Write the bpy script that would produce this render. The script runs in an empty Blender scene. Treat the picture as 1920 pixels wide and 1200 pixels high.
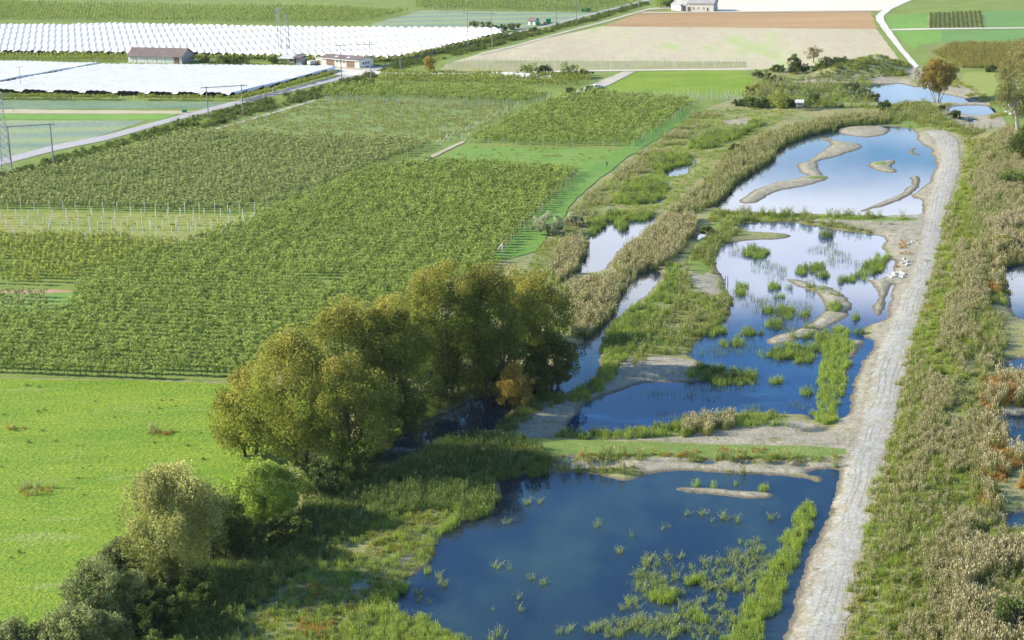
import bpy, math, random
import numpy as np
from mathutils import Vector, Matrix
from mathutils.geometry import tessellate_polygon

random.seed(7)
RNG = np.random.default_rng(11)
SC = bpy.context.scene
COL = SC.collection

# ------------------------------------------------------------------ camera
CAM_H = 108.0
FPX = 3500.0
PITCH = math.radians(15.2)
ROLL = math.radians(1.7)
cam_data = bpy.data.cameras.new('camera')
cam = bpy.data.objects.new('camera', cam_data)
COL.objects.link(cam)
cam_data.sensor_width = 36.0
cam_data.lens = 36.0 * FPX / 1920.0
cam_data.clip_start = 1.0
cam_data.clip_end = 30000.0
fwd = Vector((0, math.cos(PITCH), -math.sin(PITCH)))
up0 = Vector((0, math.sin(PITCH), math.cos(PITCH)))
rt0 = Vector((1, 0, 0))
rt = rt0 * math.cos(ROLL) - up0 * math.sin(ROLL)
up = up0 * math.cos(ROLL) + rt0 * math.sin(ROLL)
cam.matrix_world = Matrix(((rt.x, up.x, -fwd.x, 0), (rt.y, up.y, -fwd.y, 0), (rt.z, up.z, -fwd.z, CAM_H), (0, 0, 0, 1)))
SC.camera = cam
SC.render.resolution_x = 1024
SC.render.resolution_y = 640

# ------------------------------------------------------------------ sun and sky
SUN_EL = math.radians(27)
SUN_DIR = Vector((1.0, -0.12, 0)).normalized() * math.cos(SUN_EL) + Vector((0, 0, -math.sin(SUN_EL)))
sd = bpy.data.lights.new('sun', 'SUN')
sd.energy = 5.0
sd.angle = math.radians(0.5)
sd.color = (1.0, 0.935, 0.79)
sun = bpy.data.objects.new('sun', sd)
COL.objects.link(sun)
sun.rotation_euler = SUN_DIR.to_track_quat('-Z', 'Y').to_euler()
sun.location = (0, 0, 300)
w = bpy.data.worlds.new('World')
SC.world = w
w.use_nodes = True
nt = w.node_tree
N = nt.nodes
L = nt.links
bg = N['Background']
sky = N.new('ShaderNodeTexSky')
sky.sky_type = 'NISHITA'
sky.sun_disc = False
sky.sun_elevation = SUN_EL
sky.sun_rotation = math.atan2(-SUN_DIR.x, -SUN_DIR.y)
sky.altitude = 500
sky.air_density = 1.0
sky.dust_density = 0.4
sky.ozone_density = 2.5
bg.inputs[1].default_value = 0.125
tc = N.new('ShaderNodeTexCoord')
sep = N.new('ShaderNodeSeparateXYZ')
L.new(tc.outputs['Generated'], sep.inputs[0])
mp = N.new('ShaderNodeMapping')
mp.inputs['Scale'].default_value = (5.0, 5.0, 16.0)
L.new(tc.outputs['Generated'], mp.inputs[0])
cn = N.new('ShaderNodeTexNoise')
cn.inputs['Scale'].default_value = 1.0
cn.inputs['Detail'].default_value = 6
cn.inputs['Roughness'].default_value = 0.55
L.new(mp.outputs[0], cn.inputs[0])
# the cloud bank lies low over the valley end, clear sky above it
cr = N.new('ShaderNodeValToRGB')
e = cr.color_ramp.elements
e[0].position = 0.0
e[0].color = (0.75, 0.75, 0.75, 1)
e[1].position = 1.0
e[1].color = (0, 0, 0, 1)
for p, v in ((0.15, 0.4), (0.18, 0.42), (0.195, 0.58), (0.215, 0.85), (0.243, 0.85), (0.262, 0.42), (0.29, 0.12), (0.6, 0.25)):
    q = cr.color_ramp.elements.new(p)
    q.color = (v, v, v, 1)
L.new(sep.outputs['Z'], cr.inputs[0])
ma = N.new('ShaderNodeMath')
ma.operation = 'ADD'
L.new(cn.outputs[0], ma.inputs[0])
L.new(cr.outputs[0], ma.inputs[1])
mr = N.new('ShaderNodeMapRange')
mr.inputs[1].default_value = 0.82
mr.inputs[2].default_value = 1.25
L.new(ma.outputs[0], mr.inputs[0])
hs = N.new('ShaderNodeHueSaturation')
hs.inputs['Saturation'].default_value = 1.25
L.new(sky.outputs[0], hs.inputs['Color'])
mx = N.new('ShaderNodeMix')
mx.data_type = 'RGBA'
L.new(mr.outputs[0], mx.inputs[0])
L.new(hs.outputs[0], mx.inputs[6])
mx.inputs[7].default_value = (8.0, 8.5, 9.6, 1)
L.new(mx.outputs[2], bg.inputs[0])
SC.view_settings.view_transform = 'Standard'
SC.view_settings.look = 'None'
SC.view_settings.gamma = 1.0
SC.view_settings.exposure = 1.1

# ------------------------------------------------------------------ helpers
def G(px, py, z=0.6):
    """photo pixel (1920x1200) -> world point on the horizontal plane z"""
    x = (px - 960.0) / FPX
    y = (600.0 - py) / FPX
    d = fwd + rt * x + up * y
    t = (z - CAM_H) / d.z
    return (d.x * t, d.y * t, z)

def GA(pts, z=0.6):
    return np.array([G(a, b, z)[:2] for a, b in pts])

def pxm(px, py):
    x, y, z = G(px, py)
    return FPX / (Vector((x, y, z - CAM_H)).dot(fwd))

def chaikin(P, n=1):
    for _ in range(n):
        Q = np.roll(P, -1, axis=0)
        a = P * 0.75 + Q * 0.25
        b = P * 0.25 + Q * 0.75
        P = np.stack([a, b], 1).reshape(-1, 2)
    return P

def vnoise(x, y, seed=0):
    xi = np.floor(x).astype(np.int64)
    yi = np.floor(y).astype(np.int64)
    fx = x - xi
    fy = y - yi
    fx = fx * fx * (3 - 2 * fx)
    fy = fy * fy * (3 - 2 * fy)
    def h(a, b):
        n = (a * 374761393 + b * 668265263 + seed * 2147483647 + 12345) & 0x7fffffff
        n = ((n ^ (n >> 13)) * 1274126177) & 0x7fffffff
        n = (n ^ (n >> 16)) & 0xffff
        return n / 65535.0
    return (h(xi, yi) * (1 - fx) + h(xi + 1, yi) * fx) * (1 - fy) + (h(xi, yi + 1) * (1 - fx) + h(xi + 1, yi + 1) * fx) * fy

def fbm(x, y, sc, seed=0, o=3):
    r = 0
    a = 0.5
    for i in range(o):
        r = r + a * vnoise(x / sc, y / sc, seed + i * 17)
        sc *= 0.5
        a *= 0.5
    return r / (1 - 0.5 ** o)

def inpoly(x, y, P):
    c = np.zeros(x.shape, bool)
    n = len(P)
    j = n - 1
    for i in range(n):
        xi, yi = P[i]
        xj, yj = P[j]
        if yi != yj:
            k = ((yi > y) != (yj > y)) & (x < (xj - xi) * (y - yi) / (yj - yi) + xi)
            c ^= k
        j = i
    return c

def sdf(x, y, P, m=10.0):
    """signed distance, negative inside, clipped at m"""
    out = np.full(x.shape, m)
    lo = P.min(0) - m
    hi = P.max(0) + m
    sel = (x > lo[0]) & (x < hi[0]) & (y > lo[1]) & (y < hi[1])
    if not sel.any():
        return out
    px = x[sel]
    py = y[sel]
    d2 = np.full(px.shape, m * m)
    A = P
    B = np.roll(P, -1, axis=0)
    for a, b in zip(A, B):
        # only nearby points
        lo2 = np.minimum(a, b) - m
        hi2 = np.maximum(a, b) + m
        s = np.nonzero((px > lo2[0]) & (px < hi2[0]) & (py > lo2[1]) & (py < hi2[1]))[0]
        if len(s) == 0:
            continue
        e = b - a
        qx = px[s] - a[0]
        qy = py[s] - a[1]
        t = np.clip((qx * e[0] + qy * e[1]) / (e @ e + 1e-9), 0, 1)
        dd = (qx - t * e[0]) ** 2 + (qy - t * e[1]) ** 2
        d2[s] = np.minimum(d2[s], dd)
    d = np.sqrt(d2)
    ins = inpoly(px, py, P)
    out[sel] = np.where(ins, -d, d)
    return out

def tag(o, label=None, cat=None, group=None, kind=None):
    if label: o['label'] = label
    if cat: o['category'] = cat
    if group: o['group'] = group
    if kind: o['kind'] = kind
    return o

def link(o, parent=None):
    COL.objects.link(o)
    if parent: o.parent = parent
    return o

def empty(name, loc, rz=0):
    o = bpy.data.objects.new(name, None)
    o.empty_display_size = 0.5
    o.location = loc
    o.rotation_euler = (0, 0, rz)
    return link(o)

def mesh_np(name, V, F, attrs=None, mat=None, smooth=False):
    """V (n,3), F (m,k) all the same k"""
    V = np.asarray(V, np.float32)
    F = np.asarray(F, np.int32)
    me = bpy.data.meshes.new(name)
    me.vertices.add(len(V))
    me.vertices.foreach_set('co', V.ravel())
    k = F.shape[1]
    me.loops.add(F.size)
    me.loops.foreach_set('vertex_index', F.ravel())
    me.polygons.add(len(F))
    me.polygons.foreach_set('loop_start', np.arange(0, F.size, k, dtype=np.int32))
    if smooth:
        me.polygons.foreach_set('use_smooth', np.ones(len(F), bool))
    for an, av in (attrs or {}).items():
        av = np.asarray(av, np.float32)
        if av.ndim == 1:
            a = me.attributes.new(an, 'FLOAT', 'POINT')
            a.data.foreach_set('value', av)
        else:
            a = me.attributes.new(an, 'FLOAT_VECTOR', 'POINT')
            a.data.foreach_set('vector', av.ravel())
    me.update(calc_edges=True)
    if mat:
        for m_ in (mat if isinstance(mat, (list, tuple)) else [mat]):
            me.materials.append(m_)
    return me

def obj(name, me, parent=None, loc=(0, 0, 0), rz=0):
    o = bpy.data.objects.new(name, me)
    o.location = loc
    o.rotation_euler = (0, 0, rz)
    return link(o, parent)

class MB:
    """collects boxes, tubes and faces for ONE mesh"""
    def __init__(s):
        s.v = []
        s.f = []
    def add(s, vs, fs):
        b = len(s.v)
        s.v += [tuple(p) for p in vs]
        s.f += [tuple(i + b for i in f) for f in fs]
        return s
    def box(s, c, d, rz=0.0):
        cx, cy, cz = c
        hx, hy, hz = d[0] / 2, d[1] / 2, d[2] / 2
        ca, sa = math.cos(rz), math.sin(rz)
        vs = []
        for z in (-hz, hz):
            for x, y in ((-hx, -hy), (hx, -hy), (hx, hy), (-hx, hy)):
                vs.append((cx + x * ca - y * sa, cy + x * sa + y * ca, cz + z))
        return s.add(vs, [(3, 2, 1, 0), (4, 5, 6, 7), (0, 1, 5, 4), (1, 2, 6, 5), (2, 3, 7, 6), (3, 0, 4, 7)])
    def tube(s, pts, rad, n=6, cap=True):
        pts = [Vector(p) for p in pts]
        if not isinstance(rad, (list, tuple)):
            rad = [rad] * len(pts)
        vs = []
        fs = []
        for i, p in enumerate(pts):
            d = (pts[min(i + 1, len(pts) - 1)] - pts[max(i - 1, 0)]).normalized()
            a = d.orthogonal().normalized()
            b = d.cross(a)
            for k in range(n):
                t = 2 * math.pi * k / n
                vs.append(p + (a * math.cos(t) + b * math.sin(t)) * rad[i])
        for i in range(len(pts) - 1):
            for k in range(n):
                k2 = (k + 1) % n
                fs.append((i * n + k, i * n + k2, (i + 1) * n + k2, (i + 1) * n + k))
        if cap:
            fs.append(tuple(reversed(range(n))))
            fs.append(tuple(range((len(pts) - 1) * n, len(pts) * n)))
        return s.add(vs, fs)
    def mesh(s, name, mat, smooth=False):
        me = bpy.data.meshes.new(name)
        me.from_pydata(s.v, [], s.f)
        me.update()
        if mat: me.materials.append(mat)
        if smooth:
            for p in me.polygons: p.use_smooth = True
        return me
    def build(s, name, mat, parent=None, loc=(0, 0, 0), rz=0, smooth=False):
        return obj(name, s.mesh(name, mat, smooth), parent, loc, rz)

# ------------------------------------------------------------------ materials
class NT:
    def __init__(s, name):
        s.m = bpy.data.materials.new(name)
        s.m.use_nodes = True
        s.t = s.m.node_tree
        s.N = s.t.nodes
        s.L = s.t.links
        s.b = s.N['Principled BSDF']
        s.out = s.N['Material Output']
        s.b.inputs['Specular IOR Level'].default_value = 0.2
        s.b.inputs['Roughness'].default_value = 0.8
    def n(s, t, **kw):
        q = s.N.new(t)
        for k, v in kw.items():
            setattr(q, k, v)
        return q
    def put(s, src, dst):
        if isinstance(src, (int, float)):
            dst.default_value = src
        elif isinstance(src, tuple):
            dst.default_value = src if len(src) == 4 else src + (1,) if dst.type == 'RGBA' else src
        else:
            s.L.new(src, dst)
    def math(s, op, a, b=0.0, clamp=False):
        q = s.n('ShaderNodeMath', operation=op, use_clamp=clamp)
        s.put(a, q.inputs[0])
        s.put(b, q.inputs[1])
        return q.outputs[0]
    def mix(s, f, a, b):
        q = s.n('ShaderNodeMix', data_type='RGBA')
        s.put(f, q.inputs[0])
        s.put(a, q.inputs[6])
        s.put(b, q.inputs[7])
        return q.outputs[2]
    def mul(s, a, f):
        q = s.n('ShaderNodeVectorMath', operation='SCALE')
        s.put(a, q.inputs[0])
        s.put(f, q.inputs['Scale'])
        return q.outputs[0]
    def pos(s):
        return s.n('ShaderNodeNewGeometry').outputs['Position']
    def mapped(s, vec, scale=(1, 1, 1), rot=(0, 0, 0)):
        q = s.n('ShaderNodeMapping')
        q.inputs['Scale'].default_value = scale
        q.inputs['Rotation'].default_value = rot
        s.L.new(vec, q.inputs[0])
        return q.outputs[0]
    def noise(s, vec, scale, detail=3, rough=0.55):
        q = s.n('ShaderNodeTexNoise')
        q.inputs['Scale'].default_value = scale
        q.inputs['Detail'].default_value = detail
        q.inputs['Roughness'].default_value = rough
        s.L.new(vec, q.inputs[0])
        return q.outputs[0]
    def ramp(s, v, lo, hi, a=0.0, b=1.0):
        q = s.n('ShaderNodeMapRange')
        s.put(v, q.inputs[0])
        q.inputs[1].default_value = lo
        q.inputs[2].default_value = hi
        q.inputs[3].default_value = a
        q.inputs[4].default_value = b
        return q.outputs[0]
    def attr(s, name, out='Fac'):
        return s.n('ShaderNodeAttribute', attribute_name=name).outputs[out]
    def bump(s, h, strength=0.5, dist=0.3):
        q = s.n('ShaderNodeBump')
        q.inputs['Strength'].default_value = strength
        q.inputs['Distance'].default_value = dist
        s.L.new(h, q.inputs['Height'])
        s.L.new(q.outputs[0], s.b.inputs['Normal'])
    def base(s, c):
        s.put(c, s.b.inputs['Base Color'])
        return s.m

def paint(name, c, rough=0.7, var=0.15, scale=1.5):
    t = NT(name)
    f = t.noise(t.pos(), scale, 4)
    k = t.ramp(f, 0.3, 0.7, 1 - var, 1 + var)
    t.b.inputs['Roughness'].default_value = rough
    return t.base(t.mul(c + (1,) if False else t.mix(0.0, c, c), k))

def field_mat(name, a, b, s1=0.05, s2=0.6, stripe=None, c=None, cthr=0.6, cs=0.03, bump=0.4, bs=2.0, stretch=None, fine=0.25):
    """a/b mottled ground cover, optional rows (period m, angle, depth, colour) and patches of colour c"""
    t = NT(name)
    p = t.pos()
    pv = t.mapped(p, stretch[0], (0, 0, stretch[1])) if stretch else p
    n1 = t.noise(pv, s1, 4, 0.6)
    n2 = t.noise(pv, s2, 4, 0.65)
    f = t.math('ADD', t.math('MULTIPLY', n1, 0.6), t.math('MULTIPLY', n2, 0.4))
    col = t.mix(t.ramp(f, 0.38, 0.62), a, b)
    if c:
        cf = t.noise(pv, cs, 5, 0.65)
        col = t.mix(t.ramp(cf, cthr, cthr + 0.06), col, c)
    if stripe:
        per, ang, depth, sc = stripe
        wv = t.n('ShaderNodeTexWave', wave_type='BANDS', bands_direction='X')
        wv.inputs['Scale'].default_value = 2 * math.pi / per / 20.0
        wv.inputs['Distortion'].default_value = 1.2
        wv.inputs['Detail'].default_value = 2
        wv.inputs['Detail Scale'].default_value = 0.6
        t.L.new(t.mapped(p, (1, 1, 1), (0, 0, ang)), wv.inputs[0])
        col = t.mix(t.math('MULTIPLY', wv.outputs[1], depth), col, sc)
    k = t.ramp(t.noise(p, bs, 3, 0.7), 0.3, 0.7, 1 - fine, 1 + fine)
    col = t.mul(col, k)
    t.bump(t.noise(p, bs, 4, 0.7), bump, 0.5)
    return t.base(col)

def foliage_mat(name, a, b, top=None, patch=0.05, tr=0.3, tintv=0.55, rnd=0.35, topr=(0.5, 1.0), gain=1.5):
    """leaves: a/b mixed by patch noise, per-plant random and per-leaf tint; 'top' colour for upper parts (attribute hgt)"""
    gg = (gain * 1.10, gain * 1.03, gain * 0.78)
    a, b = tuple(min(0.8, c * g) for c, g in zip(a, gg)), tuple(min(0.8, c * g) for c, g in zip(b, gg))
    top = tuple(min(0.8, c * g) for c, g in zip(top, gg)) if top else None
    tr = tr + 0.1
    t = NT(name)
    p = t.pos()
    oi = t.n('ShaderNodeObjectInfo').outputs['Random']
    n1 = t.ramp(t.noise(p, patch, 3), 0.35, 0.65)
    tint = t.attr('tint')
    f = t.math('ADD', t.math('MULTIPLY', n1, 0.65 - rnd * 0.5), t.math('MULTIPLY', oi, rnd))
    f = t.math('ADD', f, t.math('MULTIPLY', tint, 0.3), clamp=True)
    col = t.mix(f, a, b)
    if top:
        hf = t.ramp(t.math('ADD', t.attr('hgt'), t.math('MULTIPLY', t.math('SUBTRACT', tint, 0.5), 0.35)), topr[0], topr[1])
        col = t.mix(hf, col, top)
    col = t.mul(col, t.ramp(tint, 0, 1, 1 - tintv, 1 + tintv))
    t.b.inputs['Roughness'].default_value = 0.65
    t.base(col)
    if tr > 0:
        tl = t.n('ShaderNodeBsdfTranslucent')
        t.L.new(col, tl.inputs[0])
        ms = t.n('ShaderNodeMixShader')
        ms.inputs[0].default_value = tr
        t.L.new(t.b.outputs[0], ms.inputs[1])
        t.L.new(tl.outputs[0], ms.inputs[2])
        t.L.new(ms.outputs[0], t.out.inputs[0])
    return t.m

# ------------------------------------------------------------------ ponds and land (outlines read off the photo, laid on the ground)
W1 = [(933,897),(960,890),(1040,888),(1100,887),(1133,893),(1167,904),(1187,897),(1227,885),(1280,882),(1380,888),(1467,892),(1510,897),(1535,906),(1545,900),(1535,893),(1514,889),(1527,879),(1575,880),(1572,897),(1565,927),(1557,957),(1543,982),(1528,1020),(1513,1047),(1500,1083),(1493,1117),(1487,1147),(1470,1200),(1440,1290),(1250,1330),(980,1300),(873,1200),(820,1183),(790,1163),(750,1150),(733,1130),(750,1113),(757,1087),(800,1063),(817,1033),(820,1013),(840,987),(887,973),(917,957),(933,933),(940,915)]
W2 = [(1060,800),(1073,783),(1097,757),(1120,750),(1160,733),(1200,720),(1233,717),(1280,718),(1330,712),(1350,700),(1330,684),(1293,670),(1297,655),(1307,640),(1327,628),(1357,607),(1370,590),(1373,567),(1367,547),(1357,520),(1342,500),(1343,480),(1353,463),(1377,453),(1423,450),(1467,449),(1488,443),(1480,440),(1440,435),(1390,433),(1377,428),(1380,422),(1423,415),(1500,418),(1567,432),(1613,437),(1657,442),(1660,453),(1647,465),(1663,473),(1667,488),(1678,487),(1677,505),(1660,523),(1627,525),(1633,530),(1647,547),(1647,563),(1638,573),(1643,597),(1657,583),(1660,560),(1670,532),(1677,533),(1667,573),(1663,597),(1650,604),(1625,607),(1613,630),(1640,637),(1643,647),(1633,660),(1620,673),(1613,693),(1595,730),(1597,753),(1593,777),(1570,787),(1545,792),(1525,786),(1513,775),(1467,777),(1413,772),(1370,775),(1313,780),(1280,787),(1250,800),(1150,812),(1075,813)]
W3 = [(1337,380),(1363,360),(1390,333),(1427,310),(1450,297),(1453,280),(1473,267),(1527,250),(1567,243),(1610,238),(1667,236),(1713,242),(1718,253),(1722,268),(1740,275),(1750,283),(1742,290),(1753,293),(1757,310),(1750,327),(1737,347),(1717,363),(1708,373),(1727,372),(1727,383),(1732,396),(1723,403),(1640,404),(1560,402),(1450,399),(1380,397),(1340,390)]
W4 = [(1440,165),(1470,158),(1560,156),(1620,158),(1700,158),(1713,164),(1735,162),(1760,176),(1790,180),(1817,188),(1817,193),(1780,193),(1713,192),(1670,197),(1640,190),(1560,180),(1470,183)]
W5 = [(1774,206),(1790,198),(1850,197),(1872,205),(1868,213),(1835,216),(1815,214),(1797,211)]
W5b = [(1815,228),(1830,224),(1833,227),(1822,230)]
W6 = [(1140,407),(1233,407),(1220,427),(1173,460),(1143,487),(1137,508),(1077,514),(1090,497),(1100,467),(1110,437)]
W6b = [(1187,513),(1207,503),(1243,510),(1233,533),(1187,573),(1147,607),(1128,633),(1125,700),(1110,715),(1083,727),(1040,745),(985,752),(955,770),(950,800),(900,810),(850,825),(800,840),(740,870),(680,905),(655,895),(700,850),(760,800),(830,775),(880,750),(960,735),(1020,720),(1060,680),(1093,635),(1120,613),(1137,593),(1153,567),(1160,547),(1177,530)]
W7 = [(1246,324),(1255,312),(1285,304),(1303,300),(1297,315),(1283,330),(1255,332)]
W7b = [(1207,383),(1225,373),(1243,352),(1250,352),(1240,370),(1243,382)]
W8 = [(1880,505),(1895,500),(1925,496),(1990,500),(1990,610),(1925,600),(1903,593),(1893,565),(1888,530)]
W8b = [(1885,683),(1900,672),(1990,668),(1990,700),(1900,692)]
W8c = [(1885,800),(1900,775),(1990,770),(1990,820),(1920,830),(1895,815)]
W8d = [(1880,985),(1900,960),(1990,950),(1990,1000),(1900,1000)]
P1 = [(1035,866),(1050,857),(1085,855),(1080,866),(1055,872)]
P2 = [(1103,868),(1125,864),(1155,866),(1150,871),(1115,874)]
P3 = [(1305,866),(1330,863),(1345,866),(1330,871)]
P4 = [(1383,866),(1400,862),(1412,866),(1400,871)]
P5 = [(1440,867),(1460,864),(1475,867),(1460,872)]
P6 = [(1493,872),(1505,869),(1515,872),(1505,876)]
P7 = [(1300,446),(1325,430),(1338,428),(1330,440),(1308,452)]
P8 = [(1507,808),(1540,805),(1556,801),(1550,807),(1525,811)]
PONDS = {'pond': (W1, 'large dark blue pond in the foreground dotted with tufts of sedge'),
 'pond.001': (W2, 'winding pale to blue middle pond with the curved sand bar'),
 'pond.002': (W3, 'upper mirror-like pond with long gravel bars'),
 'pond.003': (W4, 'farthest pond reaching behind the lone orange tree'),
 'pond.004': (W5, 'small oval white-reflecting pond on grey mud right of the lone tree'),
 'pond.005': (W6, 'narrow reed-lined channel pond left of the dykes'),
 'creek': (W6b, 'creek running from the reeds into the shade under the willows')}
EXTRA = [W5b, W7, W7b, W8, W8b, W8c, W8d, P1, P2, P3, P4, P5, P6, P7, P8]
I1 = [(1263,915),(1280,910),(1330,912),(1380,917),(1430,920),(1447,923),(1450,929),(1413,935),(1363,928),(1300,922)]
I2 = [(1472,520),(1493,522),(1527,533),(1547,533),(1570,543),(1590,560),(1595,577),(1590,593),(1563,607),(1527,623),(1487,640),(1453,647),(1430,638),(1453,627),(1507,613),(1543,587),(1547,573),(1533,550),(1513,543),(1487,532)]
I3 = [(1533,256),(1557,258),(1580,265),(1607,267),(1617,275),(1603,283),(1563,293),(1527,303),(1540,322),(1546,331),(1524,332),(1493,317),(1493,307),(1520,300),(1540,283),(1560,272),(1555,265),(1540,261)]
I4 = [(1497,333),(1510,328),(1547,328),(1552,333),(1540,340),(1480,353),(1447,360),(1427,377),(1397,382),(1383,377),(1403,360),(1447,343)]
I5 = [(1625,308),(1637,302),(1660,300),(1677,298),(1680,302),(1668,309),(1683,319),(1683,322),(1663,323),(1640,317)]
I6 = [(1568,243),(1575,236),(1613,233),(1650,235),(1667,242),(1668,248),(1647,255),(1613,256),(1580,252)]
I7 = [(1698,285),(1712,276),(1722,277),(1712,281),(1716,287),(1730,289),(1722,291)]
I8 = [(1700,332),(1713,328),(1725,329),(1728,337),(1722,350),(1707,363),(1683,376),(1655,386),(1603,399),(1640,382),(1685,366),(1706,350),(1710,337)]
I9 = [(1593,640),(1600,636),(1615,636),(1621,643),(1612,655),(1603,662),(1592,690),(1585,720),(1580,740),(1590,680)]
I10 = [(1620,385),(1650,378),(1690,374),(1720,377),(1700,388),(1660,392)]
I11 = [(1630,290),(1620,290)]
ISL = [I1, I2, I3, I4, I5, I6, I7, I8, I9]
WPS = [chaikin(GA(p, 0.0), 2) for p in (W1, W2, W3, W4, W5, W6, W6b)] + [chaikin(GA(p, 0.0), 1) for p in EXTRA]
IPS = [chaikin(GA(p, 0.2), 2) for p in ISL]
SAND = [
 [(1440,1290),(1475,1190),(1495,1110),(1525,1030),(1555,960),(1570,880),(1560,860),(1570,800),(1600,740),(1615,690),(1635,640),(1638,600),(1640,540),(1640,500),(1680,485),(1660,450),(1600,423),(1500,412),(1380,404),(1400,402),(1700,414),(1738,330),(1738,300),(1712,255),(1728,243),(1780,244),(1806,268),(1798,330),(1770,420),(1752,500),(1722,600),(1695,700),(1675,800),(1660,860),(1640,920),(1620,1000),(1597,1100),(1573,1200),(1550,1290)],
 [(1120,822),(1280,820),(1340,803),(1400,796),(1480,788),(1560,800),(1600,800),(1590,838),(1500,836),(1380,832),(1250,828)],
 [(950,800),(985,770),(1050,748),(1120,735),(1150,700),(1170,690),(1225,665),(1290,672),(1345,692),(1330,714),(1200,717),(1130,742),(1075,785),(1045,822),(960,818)],
 [(1030,855),(1300,858),(1590,858),(1560,882),(1400,886),(1200,884),(1130,876),(1050,876)],
 [(1352,225),(1420,221),(1415,233),(1360,236)],
 [(1700,128),(1725,125),(1775,150),(1830,172),(1870,195),(1910,235),(1880,245),(1840,225),(1800,192),(1740,165),(1712,150)],
 [(1740,196),(1830,192),(1905,205),(1900,235),(1820,245),(1765,222)],
 [(1175,640),(1190,625),(1200,625),(1190,655),(1180,690),(1165,690)],
 [(1280,500),(1310,480),(1340,500),(1355,540),(1360,570),(1330,560),(1290,540)],
 [(1440,150),(1560,143),(1700,148),(1720,158),(1600,156),(1450,158)],
 [(340,1290),(360,1190),(400,1172),(470,1175),(480,1200),(440,1290)],
 [(640,1110),(700,1070),(760,1040),(790,1020),(790,1030),(740,1080),(660,1150),(640,1160)],
 [(1850,800),(1890,760),(1990,750),(1990,870),(1870,860)],
]
LUSH = [
 [(930,822),(1000,822),(1300,833),(1590,838),(1585,855),(1400,858),(1100,852),(940,842)],
 [(1330,396),(1500,403),(1720,408),(1715,416),(1500,411),(1340,406)],
 [(1190,340),(1290,290),(1300,300),(1210,385),(1150,380)],
 [(1335,465),(1380,430),(1400,408),(1350,410),(1310,440),(1280,490),(1310,520),(1340,500)],
 [(1055,805),(1070,815),(1290,812),(1380,790),(1300,790),(1250,803),(1150,815),(1080,815)],
 [(1510,330),(1547,327),(1552,333),(1515,334)],
 [(1635,303),(1655,301),(1665,306),(1645,309)],
 [(1650,195),(1740,185),(1740,240),(1700,240),(1660,225)],
]
SPS = [chaikin(GA(p), 1) for p in SAND]
LPS = [chaikin(GA(p), 1) for p in LUSH]
MOUND = chaikin(GA([(1500,140),(1590,120),(1640,108),(1700,118),(1715,140),(1640,148),(1530,150)]), 1)
RSTRIP = GA([(1573,1290),(1597,1110),(1640,930),(1680,800),(1700,700),(1727,600),(1757,500),(1775,420),(1803,330),(1812,260),(1880,235),(2100,250),(2300,1290)])

PLAIN = GA([(-900,-60),(2900,-60),(2900,60),(1990,250),(1905,250),(1810,140),(1740,128),(1700,122),(1640,112),(1420,132),(1410,165),(1385,178),(1330,200),(1180,290),(1085,362),(1000,470),(930,492),(700,560),(500,900),(380,960),(240,1030),(-300,1300),(-900,700)])

def wsd(x, y):
    d = np.full(x.shape, 10.0)
    for P in WPS:
        d = np.minimum(d, sdf(x, y, P))
    dl = np.full(x.shape, 10.0)
    for P in IPS:
        dl = np.minimum(dl, sdf(x, y, P))
    return np.maximum(d, -dl), dl

def land(x, y):
    """height and cover weights at world points"""
    d, dl = wsd(x, y)
    amp = np.clip(y / 500.0, 0.5, 1.3)
    n = (fbm(x, y, 5.0, 3, 3) - 0.5) * 2.6 * amp + (fbm(x, y, 1.4, 9, 3) - 0.5) * 1.5
    dd = d + n * np.where(np.abs(d) < 6, 0.6, 0.4)
    h = np.where(dd > 0, 0.62 * (1 - np.exp(-dd / 2.5)), np.maximum(dd * 0.22, -1.0))
    h = h + np.where(dd > 0.5, (fbm(x, y, 8.0, 5, 3) - 0.5) * 0.35 * np.clip(dd / 4, 0, 1), 0)
    sand = np.zeros(x.shape)
    for P in SPS:
        sand = np.maximum(sand, 0.5 - sdf(x, y, P, 4.0) / 4.0)
    sand = np.maximum(sand, np.where(dl < 1.5, 0.9, 0))
    lush = np.zeros(x.shape)
    for P in LPS:
        lush = np.maximum(lush, 0.5 - sdf(x, y, P, 3.0) / 3.0)
    m = np.clip(-sdf(x, y, MOUND, 12.0) / 12.0, 0, 1)
    h = h + m * (2.6 + 2 * fbm(x, y, 12.0, 4, 2))
    pl = np.clip(-sdf(x, y, PLAIN, 5.0) / 4.0 + 1.0, 0, 1)
    h = np.where(d > 4, h * (1 - pl) + 0.63 * pl, h)
    r = np.clip(-sdf(x, y, RSTRIP, 8.0) / 8.0, 0, 1)
    h = h + np.where(dd > 1, r * 0.8 * np.clip(dd / 8, 0, 1), 0)
    return h, np.clip(sand, 0, 1), np.clip(lush, 0, 1), d

def grid():
    ys = [-500.0, 60.0, 120.0, 170.0, 200.0]
    while ys[-1] < 1250:
        y = ys[-1]
        ys.append(y + max(0.28, y * y / 201636.0 * (0.9 if y < 720 else 2.5)))
    ys += [1350, 1500, 1800, 2400, 4000, 9000]
    Y = np.array(ys)
    u = np.concatenate([[-1.5, -1.0, -0.6, -0.4, -0.33], np.linspace(-0.3, 0.31, 1050), [0.34, 0.4, 0.6, 1.0, 1.5]])
    YY, U = np.meshgrid(Y, u, indexing='ij')
    XX = U * np.maximum(YY, 60) + 0
    x = XX.ravel()
    y = YY.ravel()
    h, s, l, d = land(x, y)
    nr, nc = XX.shape
    idx = np.arange(nr * nc).reshape(nr, nc)
    F = np.stack([idx[:-1, :-1], idx[:-1, 1:], idx[1:, 1:], idx[1:, :-1]], -1).reshape(-1, 4)
    me = mesh_np('ground', np.stack([x, y, h], 1), F, {'sand': s, 'lush': l}, None, True)
    return me, x, y, h, F

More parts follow.
